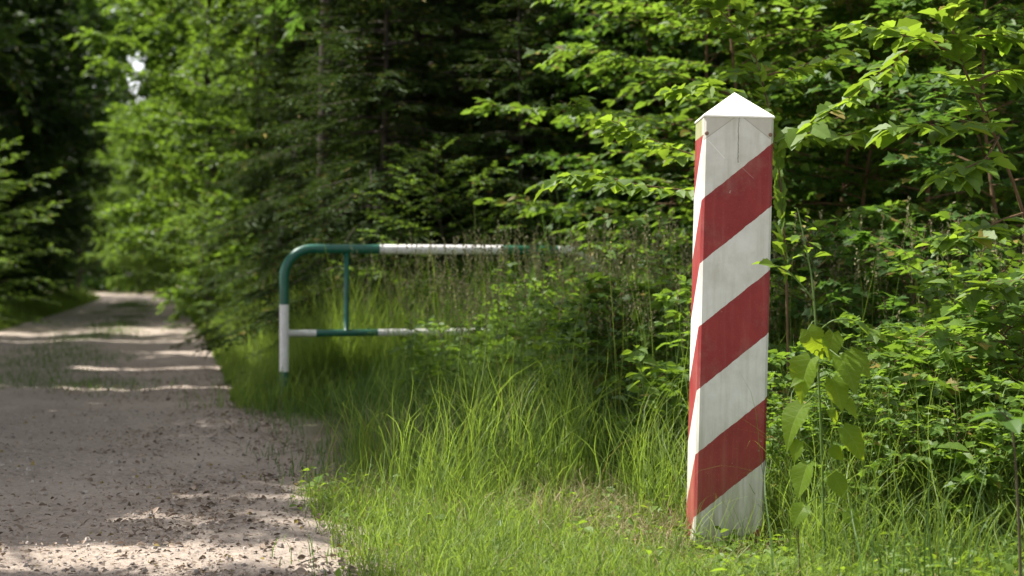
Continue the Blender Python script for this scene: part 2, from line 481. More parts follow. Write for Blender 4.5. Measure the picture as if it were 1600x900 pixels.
V = [(-e, -e, PH - .004), (e, -e, PH - .004), (e, e, PH - .004), (-e, e, PH - .004), (-e, -e, PH + .004), (e, -e, PH + .004), (e, e, PH + .004), (-e, e, PH + .004), (0, 0, PH + .112)]
a.add(V, [np.array([[0, 1, 5, 4], [1, 2, 6, 5], [2, 3, 7, 6], [3, 0, 4, 7], [3, 2, 1, 0]]), np.array([[4, 5, 8], [5, 6, 8], [6, 7, 8], [7, 4, 8]])])
cp = a.build('cap', cap_m, post)
bv = cp.modifiers.new('bevel', 'BEVEL'); bv.width = .0025; bv.segments = 2
for sx in (-1, 1):
    a = Acc()
    x0 = sx * (h - .013)
    a.tube([(x0, -h + .004, 1.612), (x0, -h - .0015, 1.612), (x0, -h - .003, 1.612)], [.008, .008, .005], 10)
    a.build('bolt', RUST, post)

# ------------------------------------------------------------------ tube barrier
def f_pipe(base, dirt):
    def f(n, l, tc):
        st = noise(n, l, tc.outputs['Object'], 9, 6, .7)
        sp = noise(n, l, tc.outputs['Object'], 60, 3, .6)
        c = mixc(n, l, ramp(n, l, st, [(.45, (0, 0, 0)), (.75, (.45, .45, .45))]), base, dirt)
        return mixc(n, l, ramp(n, l, sp, [(.62, (0, 0, 0)), (.7, (.75, .75, .75))]), c, dirt), st
    return f
PGREEN = surface('green_enamel', f_pipe((.010, .100, .066), (.03, .085, .05)), .38, .05, .5)
PWHITE = surface('white_enamel', f_pipe((.74, .72, .72), (.42, .40, .36)), .45, .05, .45)
bar = thing('tube_barrier', 'low bent tube barrier with green and white bands standing in the tall grass', 'barrier', (-1.854, 12.5, 0))
bd = np.array([.7425 + 1.854, .7, 0]); BL = np.linalg.norm(bd); bdn = bd / BL
bar.rotation_euler = (0, 0, math.atan2(bd[1], bd[0]))
ztop, rr, br = 1.293, .039, .23
pts = [(0, 0, z) for z in (-.3, .29)] + [(0, 0, .292), (0, 0, .838), (0, 0, .842), (0, 0, ztop - br)]
th = np.linspace(0, np.pi / 2, 12)[1:]
pts += [(br - br * np.cos(t), 0, ztop - br + br * np.sin(t)) for t in th]
pts += [(x, 0, ztop) for x in (.78, .784, 1.834, 1.838, 2.315, 2.319, BL - br)]
pts += [(BL - br + br * np.sin(t), 0, ztop - br + br * np.cos(t)) for t in th]
pts += [(BL, 0, z) for z in (.79, .786, .55, .546, -.3)]
P = np.array(pts, float)
mats = []
for p0, p1 in zip(P[:-1], P[1:]):
    m_ = (p0 + p1) / 2
    w = (m_[0] < .01 and .291 < m_[2] < .84) or (.782 < m_[0] < 1.836 and m_[2] > 1.2) or (2.317 < m_[0] and m_[2] > 1.15) or (m_[0] > BL - .01 and .548 < m_[2] < .788)
    mats.append(1 if w else 0)
a = Acc(); a.tube(P, rr, 20, mats=mats, ref=(0, 1, 0)); a.build('frame', [PGREEN, PWHITE], bar, True)
xs_ = np.array([.03, .255, .259, .765, .769, 1.72, 1.724, 2.33, 2.334, BL - .03])
a = Acc(); a.tube([(x, 0, .603) for x in xs_], .029, 16, mats=[1, 1, 0, 0, 1, 1, 0, 0, 1]); rail = a.build('lower_rail', [PGREEN, PWHITE], bar, True)
for x0, x1 in ((.036, .05), (BL - .05, BL - .036)):
    a = Acc(); a.tube([(x0, 0, .603), ((x0 + x1) / 2, 0, .603), (x1, 0, .603)], [.036, .037, .0295], 16); a.build('collar', PWHITE, rail, True)
for x in (.51,):
    a = Acc(); a.tube([(x, 0, .62), (x, 0, .9), (x, 0, 1.27)], .022, 12); a.build('upright', PGREEN, bar, True)

# ------------------------------------------------------------------ tree builders
def interp(P, t):
    n = len(P) - 1
    x = np.clip(t, 0, 1) * n; i = np.minimum(x.astype(int), n - 1); f = (x - i)[:, None]
    return P[i] * (1 - f) + P[i + 1] * f

def spray(lv, tw, r, start, d, ln, k, T, size, droop=.12, ntilt=.35, tr=.004, keep=None, sides=3):
    """twigs with leaves set alternately in one flat spray; start, d (M,3), ln (M,)"""
    M = len(start)
    d = nrm(d)
    for i in range(M):
        if tw is None: break
        q = np.linspace(0, 1, 4)[:, None]
        p = start[i] + d[i] * ln[i] * q - np.array([0, 0, 1]) * (droop * ln[i] * q ** 2)
        tw.tube(p, np.linspace(tr, tr * .35, 4), sides, cap=False)
    uq = (np.arange(k) + .6) / k
    uq = np.clip(uq[None] + r.normal(0, .04, (M, k)), .05, 1.0)
    P = start[:, None] + d[:, None] * (ln[:, None] * uq)[..., None]
    P[..., 2] -= droop * ln[:, None] * uq ** 2
    side = np.where(np.arange(k) % 2 == 0, 1., -1.)[None] * np.ones((M, 1))
    ang = side * r.uniform(.6, 1.15, (M, k)) * (1 - .7 * (uq > .93))
    c, s_ = np.cos(ang), np.sin(ang)
    D = np.stack([d[:, None, 0] * c - d[:, None, 1] * s_, d[:, None, 0] * s_ + d[:, None, 1] * c, d[:, None, 2] * .6 + r.normal(-.12, .22, (M, k))], -1)
    N = np.array([0, 0, 1.]) + r.normal(0, ntilt, (M, k, 3))
    sz = size * r.uniform(.65, 1.15, (M, k)) * (1 - .25 * uq)
    P, D, N, sz = P.reshape(-1, 3), D.reshape(-1, 3), N.reshape(-1, 3), sz.ravel()
    if keep is not None:
        kk = keep(P, r); P, D, N, sz = P[kk], D[kk], N[kk], sz[kk]
    put_leaves(lv, T, P, D, N, sz)

def broadleaf(root, seed, H, R, base, limbs, twigs, k, leaf, T, lmat, bark=BARK, tr=None, elev=(.15, .75), twl=(.3, .7), keep=None, off=(0, 0), prof=None, zj=.18, wob=.04, droop=.12, ntilt=.35, twig_tubes=True):
    r = np.random.default_rng(seed)
    tr = tr or H * .011
    n = 12
    t = np.linspace(0, 1, n)
    ph = r.uniform(0, 6.28, 4)
    tp = np.stack([H * wob * (np.sin(t * 4 + ph[0]) - np.sin(ph[0])) + off[0] * t ** 1.5, H * wob * (np.sin(t * 4.7 + ph[1]) - np.sin(ph[1])) + off[1] * t ** 1.5, H * t], -1)
    tw = Acc()
    tw.tube(tp - np.array([0, 0, .05]), tr * (1 - .85 * t) * (1 + .5 * np.exp(-t * 25)), 8)
    lv = Acc()
    prof = prof or (lambda q: np.clip(np.sin(np.pi * (q * .8 + .17)), .15, 1))
    S0, D0, L0 = [], [], []
    for i in range(limbs):
        tt = base / H + (1 - base / H) * (i + r.uniform(0, .8)) / limbs
        tt = min(tt, .98)
        p0 = interp(tp, np.array([tt]))[0]
        az = i * 2.4 + r.uniform(-.5, .5)
        q = (tt - base / H) / (1 - base / H)
        L = R * prof(q) * r.uniform(.75, 1.15)
        el = elev[0] + (elev[1] - elev[0]) * q + r.uniform(-.12, .12)
        m = 6
        uu = np.linspace(0, 1, m)
        azs = az + r.normal(0, .12, m).cumsum()
        step = L / (m - 1)
        els = el - .35 * uu * (1 - q) + r.normal(0, .06, m)
        dp = np.stack([np.cos(azs) * np.cos(els), np.sin(azs) * np.cos(els), np.sin(els)], -1) * step
        lp = p0 + np.concatenate([[[0, 0, 0]], dp[:-1].cumsum(0)])
        if keep is not None and keep(lp[1:], r).mean() < .5: continue
        r0 = max(tr * (1 - .85 * tt) * .55, .005)
        tw.tube(lp, np.linspace(r0, r0 * .2, m), 5, cap=False)
        nt_ = max(3, int(twigs * L / R))
        us = np.linspace(.18 if keep is None else .06, 1, nt_) + r.normal(0, .03, nt_)
        us = np.clip(us, .05, 1)
        sp = interp(lp, us)
        dd = nrm(interp(dp, us))
        ang = np.where(np.arange(nt_) % 2 == 0, 1, -1) * r.uniform(.45, 1.2, nt_) * np.where(us > .97, .2, 1)
        c, s_ = np.cos(ang), np.sin(ang)
        D0.append(np.stack([dd[:, 0] * c - dd[:, 1] * s_, dd[:, 0] * s_ + dd[:, 1] * c, dd[:, 2] * .5 + r.normal(0, zj, nt_)], -1))
        S0.append(sp)
        L0.append(r.uniform(*twl, nt_) * (1.1 - .45 * us))
    spray(lv, tw if twig_tubes else None, r, np.concatenate(S0), np.concatenate(D0), np.concatenate(L0), k, T, leaf, droop, ntilt, keep=keep)
    tw.build('trunk', bark, root, True)
    lv.build('crown', lmat, root)

def spruce(root, seed, H, R, base, k_sp=.05, nl=.15, spacing=.36, per=5, bare=0):
    r = np.random.default_rng(seed)
    tw, lv = Acc(), Acc()
    t = np.linspace(0, 1, 10)
    tp = np.stack([.03 * np.sin(5 * t), .03 * np.cos(4 * t), H * t], -1)
    tw.tube(tp - np.array([0, 0, .05]), H * .010 * (1 - .92 * t) + .004, 8)
    TS, TD, TL = [], [], []
    z = base
    while z < H - .2:
        for b in range(per):
            az = r.uniform(0, 6.28)
            L = R * (1 - z / H) ** .75 * r.uniform(.7, 1.1) + .12
            z0 = z + r.uniform(-.12, .12)
            u = np.linspace(0, 1, 8)
            dr = .72 * (1 - z / H) + .12
            out = L * u
            zz = z0 + L * (.12 * u - dr * u ** 2 + .28 * dr * u ** 3 + .1 * u ** 4)
            wv = .05 * L * np.sin(u * 5 + r.uniform(0, 6))
            bp = np.stack([np.cos(az) * out - np.sin(az) * wv, np.sin(az) * out + np.cos(az) * wv, zz], -1)
            tw.tube(bp, np.linspace(.006 + .008 * L, .003, 8), 4, cap=False)
            if L < .3: n = 4
            else: n = int(L / .075)
            us = np.linspace(.15, 1, n)
            sp = interp(bp, us)
            side = np.where(np.arange(n) % 2 == 0, 1., -1.)
            ang = az + side * r.uniform(.6, 1.1, n) * np.where(us > .96, .1, 1)
            hang = -.25 - .5 * r.random(n) * (1 - z / H)
            TD.append(np.stack([np.cos(ang), np.sin(ang), hang], -1))
            TS.append(sp)
            TL.append((.08 + .34 * L / 2.5 * np.sin(np.pi * np.clip(us * .85 + .12, 0, 1))) * r.uniform(.6, 1.2, n))
            TS.append(bp[2:-1]); TD.append(np.diff(bp, axis=0)[2:]); TL.append(np.full(5, L / 7))
        z += spacing * (1 - .3 * z / H)
    TS, TD, TL = np.concatenate(TS), nrm(np.concatenate(TD)), np.concatenate(TL)
    cnt = np.maximum(2, (TL / k_sp).astype(int))
    idx = np.repeat(np.arange(len(TS)), cnt)
    j = np.arange(len(idx)) - np.repeat(np.cumsum(cnt) - cnt, cnt)
    uq = (j + .5) / cnt[idx]
    st, d, ln = TS[idx], TD[idx], TL[idx]
    P = st + d * (ln * uq)[:, None]; P[:, 2] -= .25 * ln * uq ** 2
    for s_ in (1, -1):
        sv = nrm(np.cross(d, np.array([0, 0, 1.]))) * s_
        D = d * .8 + sv * r.uniform(.35, .8, len(P))[:, None] + np.array([0, 0, .15]) + r.normal(0, .15, (len(P), 3))
        N = np.array([0, 0, 1.]) + r.normal(0, .5, (len(P), 3))
        put_leaves(lv, NEEDLE, P, D, N, nl * r.uniform(.7, 1.2, len(P)))
    tw.build('trunk', BARK, root, True)
    lv.build('crown', L_SPRUCE, root)

PROTO = {}
def grow(kind, name, x, y, label, cat, scale=1.0, rot=0.0, group=None, sz=None):
    """first use builds the kind, later uses copy the thing and its parts"""
    if kind not in PROTO:
        o = thing(name, label, cat)
        KINDS[kind](o)
        PROTO[kind] = o
    else:
        o = copy_tree(PROTO[kind]); o.name = name
        o['label'], o['category'] = label, cat
        if 'group' in o: del o['group']
    if group: o['group'] = group
    o.location = (x, y, float(gz(np.array(x), np.array(y))))
    o.rotation_euler = (0, 0, rot)
    o.scale = (scale, scale, sz or scale)
    return o

BIG = dict(T=DIAMOND, twig_tubes=False, zj=.55, ntilt=.8, droop=.3)
KINDS = {
 'spruce_a': lambda o: spruce(o, 11, 15, 3.1, .5),
 'spruce_b': lambda o: spruce(o, 12, 13, 2.6, 1.3),
 'spruce_mid': lambda o: spruce(o, 14, 7.5, 2.5, .4, .042, .125, .27, 6),
 'spruce_young': lambda o: spruce(o, 13, 5.2, 1.5, .3, .036, .10, .2, 6),
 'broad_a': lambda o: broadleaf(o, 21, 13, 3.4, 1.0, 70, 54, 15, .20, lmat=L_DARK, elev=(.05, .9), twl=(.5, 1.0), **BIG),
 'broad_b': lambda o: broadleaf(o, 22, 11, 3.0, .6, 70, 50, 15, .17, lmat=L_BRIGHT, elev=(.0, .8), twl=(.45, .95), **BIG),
 'broad_c': lambda o: broadleaf(o, 23, 10, 3.0, .8, 80, 60, 15, .115, lmat=L_FOREST, elev=(.05, .9), twl=(.4, .9), **BIG),
 'shrub_a': lambda o: broadleaf(o, 31, 4.2, 1.7, .2, 40, 22, 11, .085, OVAL, L_FOREST, tr=.03, twl=(.25, .55), elev=(.1, .8)),
 'shrub_b': lambda o: broadleaf(o, 32, 3.4, 1.6, .15, 40, 20, 11, .08, OVAL, L_BRIGHT, tr=.022, twl=(.25, .5), elev=(.05, .7)),
 'under_a': lambda o: broadleaf(o, 33, 1.45, .75, .12, 22, 9, 7, .11, MAPLE, L_FOREST, bark=TWIG, tr=.009, twl=(.14, .32), elev=(.05, .7)),
 'under_b': lambda o: broadleaf(o, 34, 1.25, .6, .1, 20, 9, 7, .092, OVATE, L_BRIGHT, bark=TWIG, tr=.008, twl=(.14, .3), elev=(.05, .7)),
 'weed_a': lambda o: broadleaf(o, 37, 1.15, .42, .15, 16, 6, 6, .115, OVATE, L_BRIGHT, bark=STEM, tr=.006, twl=(.12, .26), elev=(.2, .8), droop=.2),
 'weed_b': lambda o: broadleaf(o, 38, 1.05, .45, .15, 16, 6, 6, .125, MAPLE, L_BRIGHT, bark=TWIG, tr=.006, twl=(.12, .26), elev=(.15, .7), droop=.2),
 'young_a': lambda o: broadleaf(o, 35, 4.4, 1.5, .3, 46, 17, 9, .108, OVATE, L_BRIGHT, bark=TWIG, tr=.022, twl=(.22, .5), elev=(.0, .55), droop=.16),
 'young_b': lambda o: broadleaf(o, 36, 3.6, 1.35, .2, 40, 15, 8, .11, MAPLE, L_FOREST, bark=TWIG, tr=.02, twl=(.22, .48), elev=(.0, .55), droop=.16),
}

# ---- tall trees overhead whose crowns shade the track, leaves left out to shape sun patches (trunks just left of the frame) and the trunk behind the barrier
for x, y, H, R, sd, lab in ((-17.6, 36.5, 14, 6.3, 44, 'large dark broadleaf tree at the left edge behind the sunlit shrub'),
                            (-13.6, 27.0, 13, 6.2, 46, 'large dark broadleaf tree hanging into the top left corner of the picture'),
                            (-18.6, 47.0, 15, 6.5, 45, 'large dark broadleaf tree left of the far track, its crown over the third sun strip'),
                            (-7.9, 9.4, 12, 7.2, 41, 'large broadleaf tree left of the track in front, its crown arching over the foreground'),
                            (-10.4, 18.5, 14, 6.3, 42, 'large broadleaf tree left of the track further on, its crown over the wheel ruts')):
    o = thing('overhanging_tree', lab, 'tree', (x, y, 0), 'trees overhanging the track')
    loc = np.array([x, y, 0.])
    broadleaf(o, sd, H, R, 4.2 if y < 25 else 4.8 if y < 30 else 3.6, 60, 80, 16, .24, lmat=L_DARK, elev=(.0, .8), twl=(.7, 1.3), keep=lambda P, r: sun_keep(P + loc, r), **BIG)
tx, ty = at(510, 0, 19)[:2]
o = thing('tall_tree', 'tall slim tree with a bare dark trunk rising behind the left end of the barrier', 'tree', (tx, ty, 0))
loc = np.array([tx, ty, 0.])
broadleaf(o, 43, 14, 4.2, 5.2, 44, 60, 15, .2, lmat=L_FOREST, elev=(.0, .8), twl=(.6, 1.1), tr=.12, wob=.008, keep=lambda P, r: sun_keep(P + loc, r), **BIG)

# ---- spruces behind the barrier
for kind, px, Z, sc, rot, lab in (
    ('spruce_mid', 650, 17.0, .95, .3, 'dark spruce with drooping boughs standing right behind the middle of the barrier'),
    ('spruce_mid', 915, 17.6, .95, 1.2, 'dark spruce behind the right end of the barrier with a long arching bough'),
    ('spruce_mid', 775, 19.5, 1.15, 2.2, 'deeply shaded spruce between the two nearest spruces behind the barrier'),
    ('spruce_mid', 478, 23, .78, 5.1, 'dark spruce left of the bare dark trunk, drooping over the bend of the barrier'),
    ('spruce_b', 575, 24, 1.1, 3.1, 'shaded spruce just right of the bare dark trunk'),
    ('spruce_mid', 540, 25, 1.0, 4.4, 'spruce just behind the bare dark trunk with boughs on both sides of it'),
    ('spruce_b', 1030, 21, 1.1, 5.0, 'dark spruce left of the striped post, deep in the shade of the wood'),
    ('spruce_a', 1180, 24, 1.05, .9, 'dark spruce deep in the wood straight behind the striped post'),
    ('spruce_b', 1330, 22, 1.1, 1.9, 'dark spruce deep in the wood first to the right of the striped post'),
    ('spruce_a', 1480, 23, 1.0, 2.8, 'dark spruce deep in the wood second to the right of the striped post'),
    ('spruce_b', 1640, 21, 1.1, 3.7, 'dark spruce at the right edge of the picture behind the bushes'),
    ('spruce_a', 690, 33, 1.1, 5.6, 'far spruce barely seen in the dark gap behind the barrier'),
    ('spruce_b', 960, 34, 1.2, .2, 'far spruce barely seen behind the right end of the barrier'),
    ('spruce_a', 1270, 36, 1.1, 1.5, 'far spruce hidden in the dark wood right of the post'),
    ('spruce_b', 1520, 36, 1.2, 2.5, 'far spruce hidden in the dark wood at the right'),
    ):
    x, y = at(px, 0, Z)[:2]
    grow(kind, 'spruce', x, y, lab, 'tree', sc, rot, 'spruces of the wood behind the barrier')
for px, Z, sc, rot, lab in ((600, 15.8, 1.05, 1.7, 'young spruce behind the left half of the barrier, boughs hanging over the white band'),
                            (715, 17.0, 1.25, 2.9, 'young spruce with grey green boughs behind the middle of the barrier'),
                            (930, 16.2, 1.0, 4.1, 'young spruce in deep shade behind the right bend of the barrier'),
                            (560, 20, 1.1, 5.0, 'young spruce beside the bare dark trunk, seen under the far branches')):
    x, y = at(px, 0, Z)[:2]
    grow('spruce_young', 'young_spruce', x, y, lab, 'tree', sc, rot, 'young spruces behind the barrier')
x, y = at(812, 0, 14.6)[:2]
grow('spruce_young', 'young_spruce', x, y + .6, 'young lighter green spruce with a pointed tier of boughs above the barrier', 'tree', .84, .6)

# ---- left side of the track
for kind, nm, x, y, sc, rot, lab in (
    ('spruce_a', 'spruce', -16.6, 39, 1.0, .5, 'spruce at the left edge with pale drooping boughs over the sunlit shrub'),
    ('spruce_b', 'spruce', -16.2, 44, 1.15, 1.4, 'second spruce up the left side of the track, dark inside'),
    ('broad_a', 'broadleaf_tree', -18.5, 54, 1.15, 2.2, 'dark broadleaf tree on the left of the track behind the spruces'),
    ('spruce_a', 'spruce', -20.6, 63, 1.1, 3.1, 'spruce far up the left side where the track narrows'),
    ('broad_a', 'broadleaf_tree', -24.0, 76, 1.2, 4.3, 'shaded broadleaf tree at the far left of the track below the sky gap'),
    ('spruce_b', 'spruce', -29.5, 92, 1.3, 5.2, 'farthest dark spruce on the left before the track bends'),
    ('broad_a', 'broadleaf_tree', -37, 112, 1.3, 5.9, 'dark broadleaf tree closing the left side at the bend of the track'),
    ('broad_a', 'broadleaf_tree', -24, 38, 1.1, .9, 'dark broadleaf tree deep in the wood behind the sunlit shrub'),
    ('broad_a', 'broadleaf_tree', -22, 46, 1.2, 3.3, 'dark broadleaf tree deep in the wood at the left edge'),
    ('broad_a', 'broadleaf_tree', -27, 66, 1.3, 1.1, 'dark broadleaf tree deep in the wood on the left further on'),
    ('broad_a', 'broadleaf_tree', -15.0, 41, 1.25, 2.9, 'dark broadleaf tree over the left ruts where the first far sun strip lies'),
    ('broad_a', 'broadleaf_tree', -17.6, 49, 1.3, 5.5, 'tall broadleaf tree leaning over the middle of the far track from the left'),
    ('broad_a', 'broadleaf_tree', -20.0, 58, 1.3, 1.7, 'tall broadleaf tree left of the small gap of sky'),
    ('broad_a', 'broadleaf_tree', -23.0, 70, 1.4, 3.9, 'tall broadleaf tree below the small gap of sky'),
    ('broad_a', 'broadleaf_tree', -27.5, 84, 1.5, .6, 'tall broadleaf tree behind the small gap of sky'),
    ('broad_a', 'broadleaf_tree', -31.5, 98, 1.6, 2.4, 'tallest far broadleaf tree left of the bend of the track'),
    ('shrub_b', 'leafy_shrub', -10.9, 32, 1.2, .4, 'sunlit leafy shrub at the left edge of the track'),
    ('shrub_b', 'leafy_shrub', -12.0, 34.2, 1.0, 3.4, 'leafy shrub just behind the sunlit shrub at the left edge'),
    ('shrub_b', 'leafy_shrub', -10.9, 30.6, .5, 5.2, 'low leafy shrub at the foot of the sunlit shrub by the wheel rut'),
    ('shrub_a', 'leafy_shrub', -14.6, 42, .8, 1.4, 'low dark shrub on the left verge behind the sunlit shrub'),
    ):
    grow(kind, nm, x, y, lab, 'shrub' if 'shrub' in nm else 'tree', sc, rot, 'trees left of the track' if 'tree' in nm or nm == 'spruce' else None)

# ---- right side of the track
for kind, nm, x, y, sc, rot, lab in (
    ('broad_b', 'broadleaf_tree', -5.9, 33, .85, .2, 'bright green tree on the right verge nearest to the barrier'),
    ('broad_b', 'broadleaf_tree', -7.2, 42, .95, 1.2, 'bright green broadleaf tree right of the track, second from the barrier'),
    ('broad_b', 'broadleaf_tree', -10.0, 53, 1.0, 2.3, 'yellow green tree right of the track where it narrows'),
    ('broad_b', 'broadleaf_tree', -13.2, 66, 1.0, 3.1, 'light green tree leaning over the right side of the far track'),
    ('broad_b', 'broadleaf_tree', -17.2, 82, 1.1, 4.0, 'light green tree far down the right side of the track'),
    ('broad_b', 'broadleaf_tree', -22.4, 100, 1.15, 5.1, 'sunlit tree on the right just before the bend of the track'),
    ('broad_b', 'broadleaf_tree', -29.5, 122, 1.3, 5.9, 'sunlit tree facing the bend at the end of the track'),
    ('broad_a', 'broadleaf_tree', -39, 138, 1.4, 1.9, 'dark tree closing the view past the bend'),
    ('broad_b', 'broadleaf_tree', -4.4, 29.5, .8, 3.7, 'bright tree behind the pair of thin dark trunks'),
    ('broad_a', 'broadleaf_tree', -4.0, 40, 1.1, .7, 'darker tree behind the bright trees right of the track'),
    ('broad_a', 'broadleaf_tree', -6.5, 58, 1.2, 2.7, 'darker tree deep behind the bright trees right of the track'),
    ('broad_a', 'broadleaf_tree', -10.5, 78, 1.3, 4.7, 'darkest far tree behind the light green trees right of the track'),
    ('shrub_b', 'leafy_shrub', -5.4, 27, .7, 2.0, 'bright low shrub on the right verge beside the thin dark trunks'),
    ('shrub_b', 'leafy_shrub', -7.9, 39, .8, 3.0, 'bright low shrub on the right verge farther along the track'),
    ):
    grow(kind, nm, x, y, lab, 'shrub' if 'shrub' in nm else 'tree', sc, rot, 'trees right of the track' if 'tree' in nm else None)
for px, Z, lab in ((418, 25, 'thin dark trunk, left of the pair beside the barrier'), (431, 24.4, 'thin dark trunk, right of the pair beside the barrier')):
    x, y = at(px, 0, Z)[:2]
    o = thing('thin_tree', lab, 'tree', (x, y, 0), 'thin trunks beside the barrier')
    broadleaf(o, int(px), 7.5, 1.5, 3.0, 22, 18, 11, .10, lmat=L_BRIGHT, tr=.065, wob=.012, twl=(.3, .7), **BIG)

# ---- wood on the right: trees, then young trees and shrubs along its edge
for kind, nm, px, Z, sc, rot, lab in (
    ('broad_c', 'broadleaf_tree', 1385, 14.5, 1.0, .4, 'broadleaf tree with a slim dark trunk right of the striped post'),
    ('broad_c', 'broadleaf_tree', 1130, 16, 1.05, 1.6, 'broadleaf tree deep in shade above the striped post'),
    ('broad_c', 'broadleaf_tree', 1560, 15, 1.0, 2.9, 'broadleaf tree in the wood behind the right hand saplings'),
    ('broad_c', 'broadleaf_tree', 1290, 19, .95, 3.9, 'broadleaf tree far back between the post and the slim trunk'),
    ('young_a', 'young_tree', 1195, 11.0, 1.0, .3, 'young tree with flat bright leaf layers right behind the striped post'),
    ('young_b', 'young_tree', 1010, 14.4, 1.0, 1.5, 'young tree with dark leaf layers left of the striped post'),
    ('young_a', 'young_tree', 1250, 11.4, 1.05, 2.5, 'young tree with bright leaf layers just right of the striped post'),
    ('young_b', 'young_tree', 1360, 10.6, 1.05, 3.5, 'young shaded tree in the middle of the right hand thicket'),
    ('young_a', 'young_tree', 1500, 10.2, 1.0, 4.4, 'young bright leaved tree behind the right hand saplings'),
    ('young_b', 'young_tree', 1610, 9.4, 1.0, 5.3, 'young dark leaved tree at the right edge of the picture'),
    ('young_a', 'young_tree', 1180, 13.2, 1.2, 5.9, 'young tree whose bright leaf tiers show above the post cap'),
    ('young_b', 'young_tree', 1440, 13, 1.2, .9, 'young tree in the shade far behind the right hand thicket'),
    ('shrub_b', 'leafy_shrub', 712, 14.3, .64, 1.1, 'leafy shrub rising behind the white band of the barrier'),
    ('shrub_a', 'leafy_shrub', 610, 16.2, .4, 2.2, 'low dark shrub behind the left part of the barrier'),
    ('shrub_a', 'leafy_shrub', 890, 15.2, .42, 3.4, 'low dark shrub behind the right bend of the barrier'),
    ('under_b', 'low_shrub', 880, 10.8, .78, .2, 'low leafy shrub in front of the right bend of the barrier'),
    ('under_a', 'low_shrub', 1055, 10.4, .8, 1.2, 'low leafy shrub between the barrier and the striped post'),
    ('under_b', 'low_shrub', 1045, 9.2, .85, 2.4, 'low leafy shrub touching the left side of the striped post'),
    ('weed_a', 'leafy_weed', 800, 10.9, .8, .3, 'leafy weed under the right end of the white band of the top rail'),
    ('weed_a', 'leafy_weed', 745, 10.2, .6, 1.4, 'leafy weed in the grass right of the middle of the lower rail'),
    ('weed_b', 'leafy_weed', 850, 9.6, .72, 2.3, 'leafy weed in front of the green part of the top rail'),
    ('weed_a', 'leafy_weed', 985, 9.5, .78, 3.1, 'tall leafy weed right in front of the right bend of the barrier'),
    ('weed_b', 'leafy_weed', 980, 8.9, .95, 4.6, 'leafy weed with lobed leaves halfway between barrier end and post'),
    ('weed_a', 'leafy_weed', 1060, 7.9, .8, 5.5, 'leafy weed close to the left side of the striped post'),
    ('weed_b', 'leafy_weed', 1020, 7.6, .5, .9, 'short lobed weed at the back of the sunny tussocks left of the post'),
    ('weed_a', 'leafy_weed', 905, 8.4, .6, 1.9, 'short weed rising out of the middle tall grass'),
    ('weed_a', 'leafy_weed', 680, 10.8, .6, 2.6, 'short weed in the shaded grass below the lower rail'),
    ('weed_b', 'leafy_weed', 1420, 6.7, .75, .5, 'lobed leaved weed right of centre in the right hand grass'),
    ('weed_b', 'leafy_weed', 1490, 6.2, .7, 1.7, 'lobed leaved weed left of the lower right corner'),
    ('weed_b', 'leafy_weed', 1575, 6.0, .85, 2.8, 'lobed leaved weed touching the right edge of the picture'),
    ('weed_a', 'leafy_weed', 1225, 6.8, .6, .2, 'oval leaved weed half hidden behind the right edge of the striped post'),
    ('weed_a', 'leafy_weed', 1310, 6.3, .5, 1.3, 'short oval leaved weed at the foot of the heart leaved plant'),
    ('weed_a', 'leafy_weed', 1385, 6.2, .55, 2.2, 'oval leaved weed between the heart leaved plant and the yellow green seedling'),
    ('weed_a', 'leafy_weed', 1470, 7.2, .85, 5.9, 'tall oval leaved weed behind the yellow green seedling'),
    ('weed_a', 'leafy_weed', 1450, 5.7, .42, 3.3, 'small oval leaved weed at the bottom edge right of the dark grass tuft'),
    ('weed_b', 'leafy_weed', 1350, 5.75, .38, 4.2, 'small lobed weed at the bottom edge left of the dark grass tuft'),
    ('weed_a', 'leafy_weed', 1590, 6.8, .9, .8, 'tall oval leaved weed at the right edge under the sapling'),
    ('weed_a', 'leafy_weed', 1350, 6.9, .7, 3.9, 'oval leaved weed behind the heart leaved plant'),
    ('weed_a', 'leafy_weed', 1540, 5.6, .55, 4.9, 'oval leaved weed at the bottom right corner'),
    ('under_a', 'low_shrub', 950, 8.8, .6, 3.3, 'knee high dark shrub in the grass between barrier and post'),
    ('under_a', 'low_shrub', 1250, 8.6, .85, 4.1, 'low dark shrub right behind the heart leaved plant'),
    ('under_b', 'low_shrub', 1345, 9.0, .9, 4.9, 'low bright shrub right of the heart leaved plant'),
    ('under_a', 'low_shrub', 1440, 8.4, .9, 5.8, 'low dark shrub in the middle of the right hand grass'),
    ('under_b', 'low_shrub', 1545, 7.6, .95, .6, 'low bright shrub by the right edge behind the saplings'),
    ('under_b', 'low_shrub', 1235, 6.5, .42, .9, 'ankle high leafy clump at the right foot of the striped post'),
    ('under_b', 'low_shrub', 1330, 6.2, .46, 2.1, 'ankle high leafy clump right of the heart leaved plant'),
    ('under_b', 'low_shrub', 1395, 5.8, .44, 3.6, 'ankle high leafy clump behind the dark grass tuft'),
    ('under_b', 'low_shrub', 1450, 7.0, .6, 4.6, 'knee high leafy clump under the yellow green seedling'),
    ('under_b', 'low_shrub', 1375, 7.2, .55, 5.2, 'knee high leafy clump left of the yellow green seedling'),
    ('under_b', 'low_shrub', 1500, 5.7, .42, .1, 'ankle high leafy clump at the bottom edge near the right corner'),
    ('under_b', 'low_shrub', 1500, 6.5, .62, 1.9, 'low leafy shrub in the bottom right of the picture'),
    ('under_b', 'low_shrub', 1590, 6.1, .68, 2.9, 'low leafy shrub cut by the right edge of the picture'),
    ):
    x, y = at(px, 0, Z)[:2]
    grow(kind, nm, x, y, lab, 'tree' if 'tree' in nm else 'weed' if 'weed' in nm else 'shrub', sc, rot)

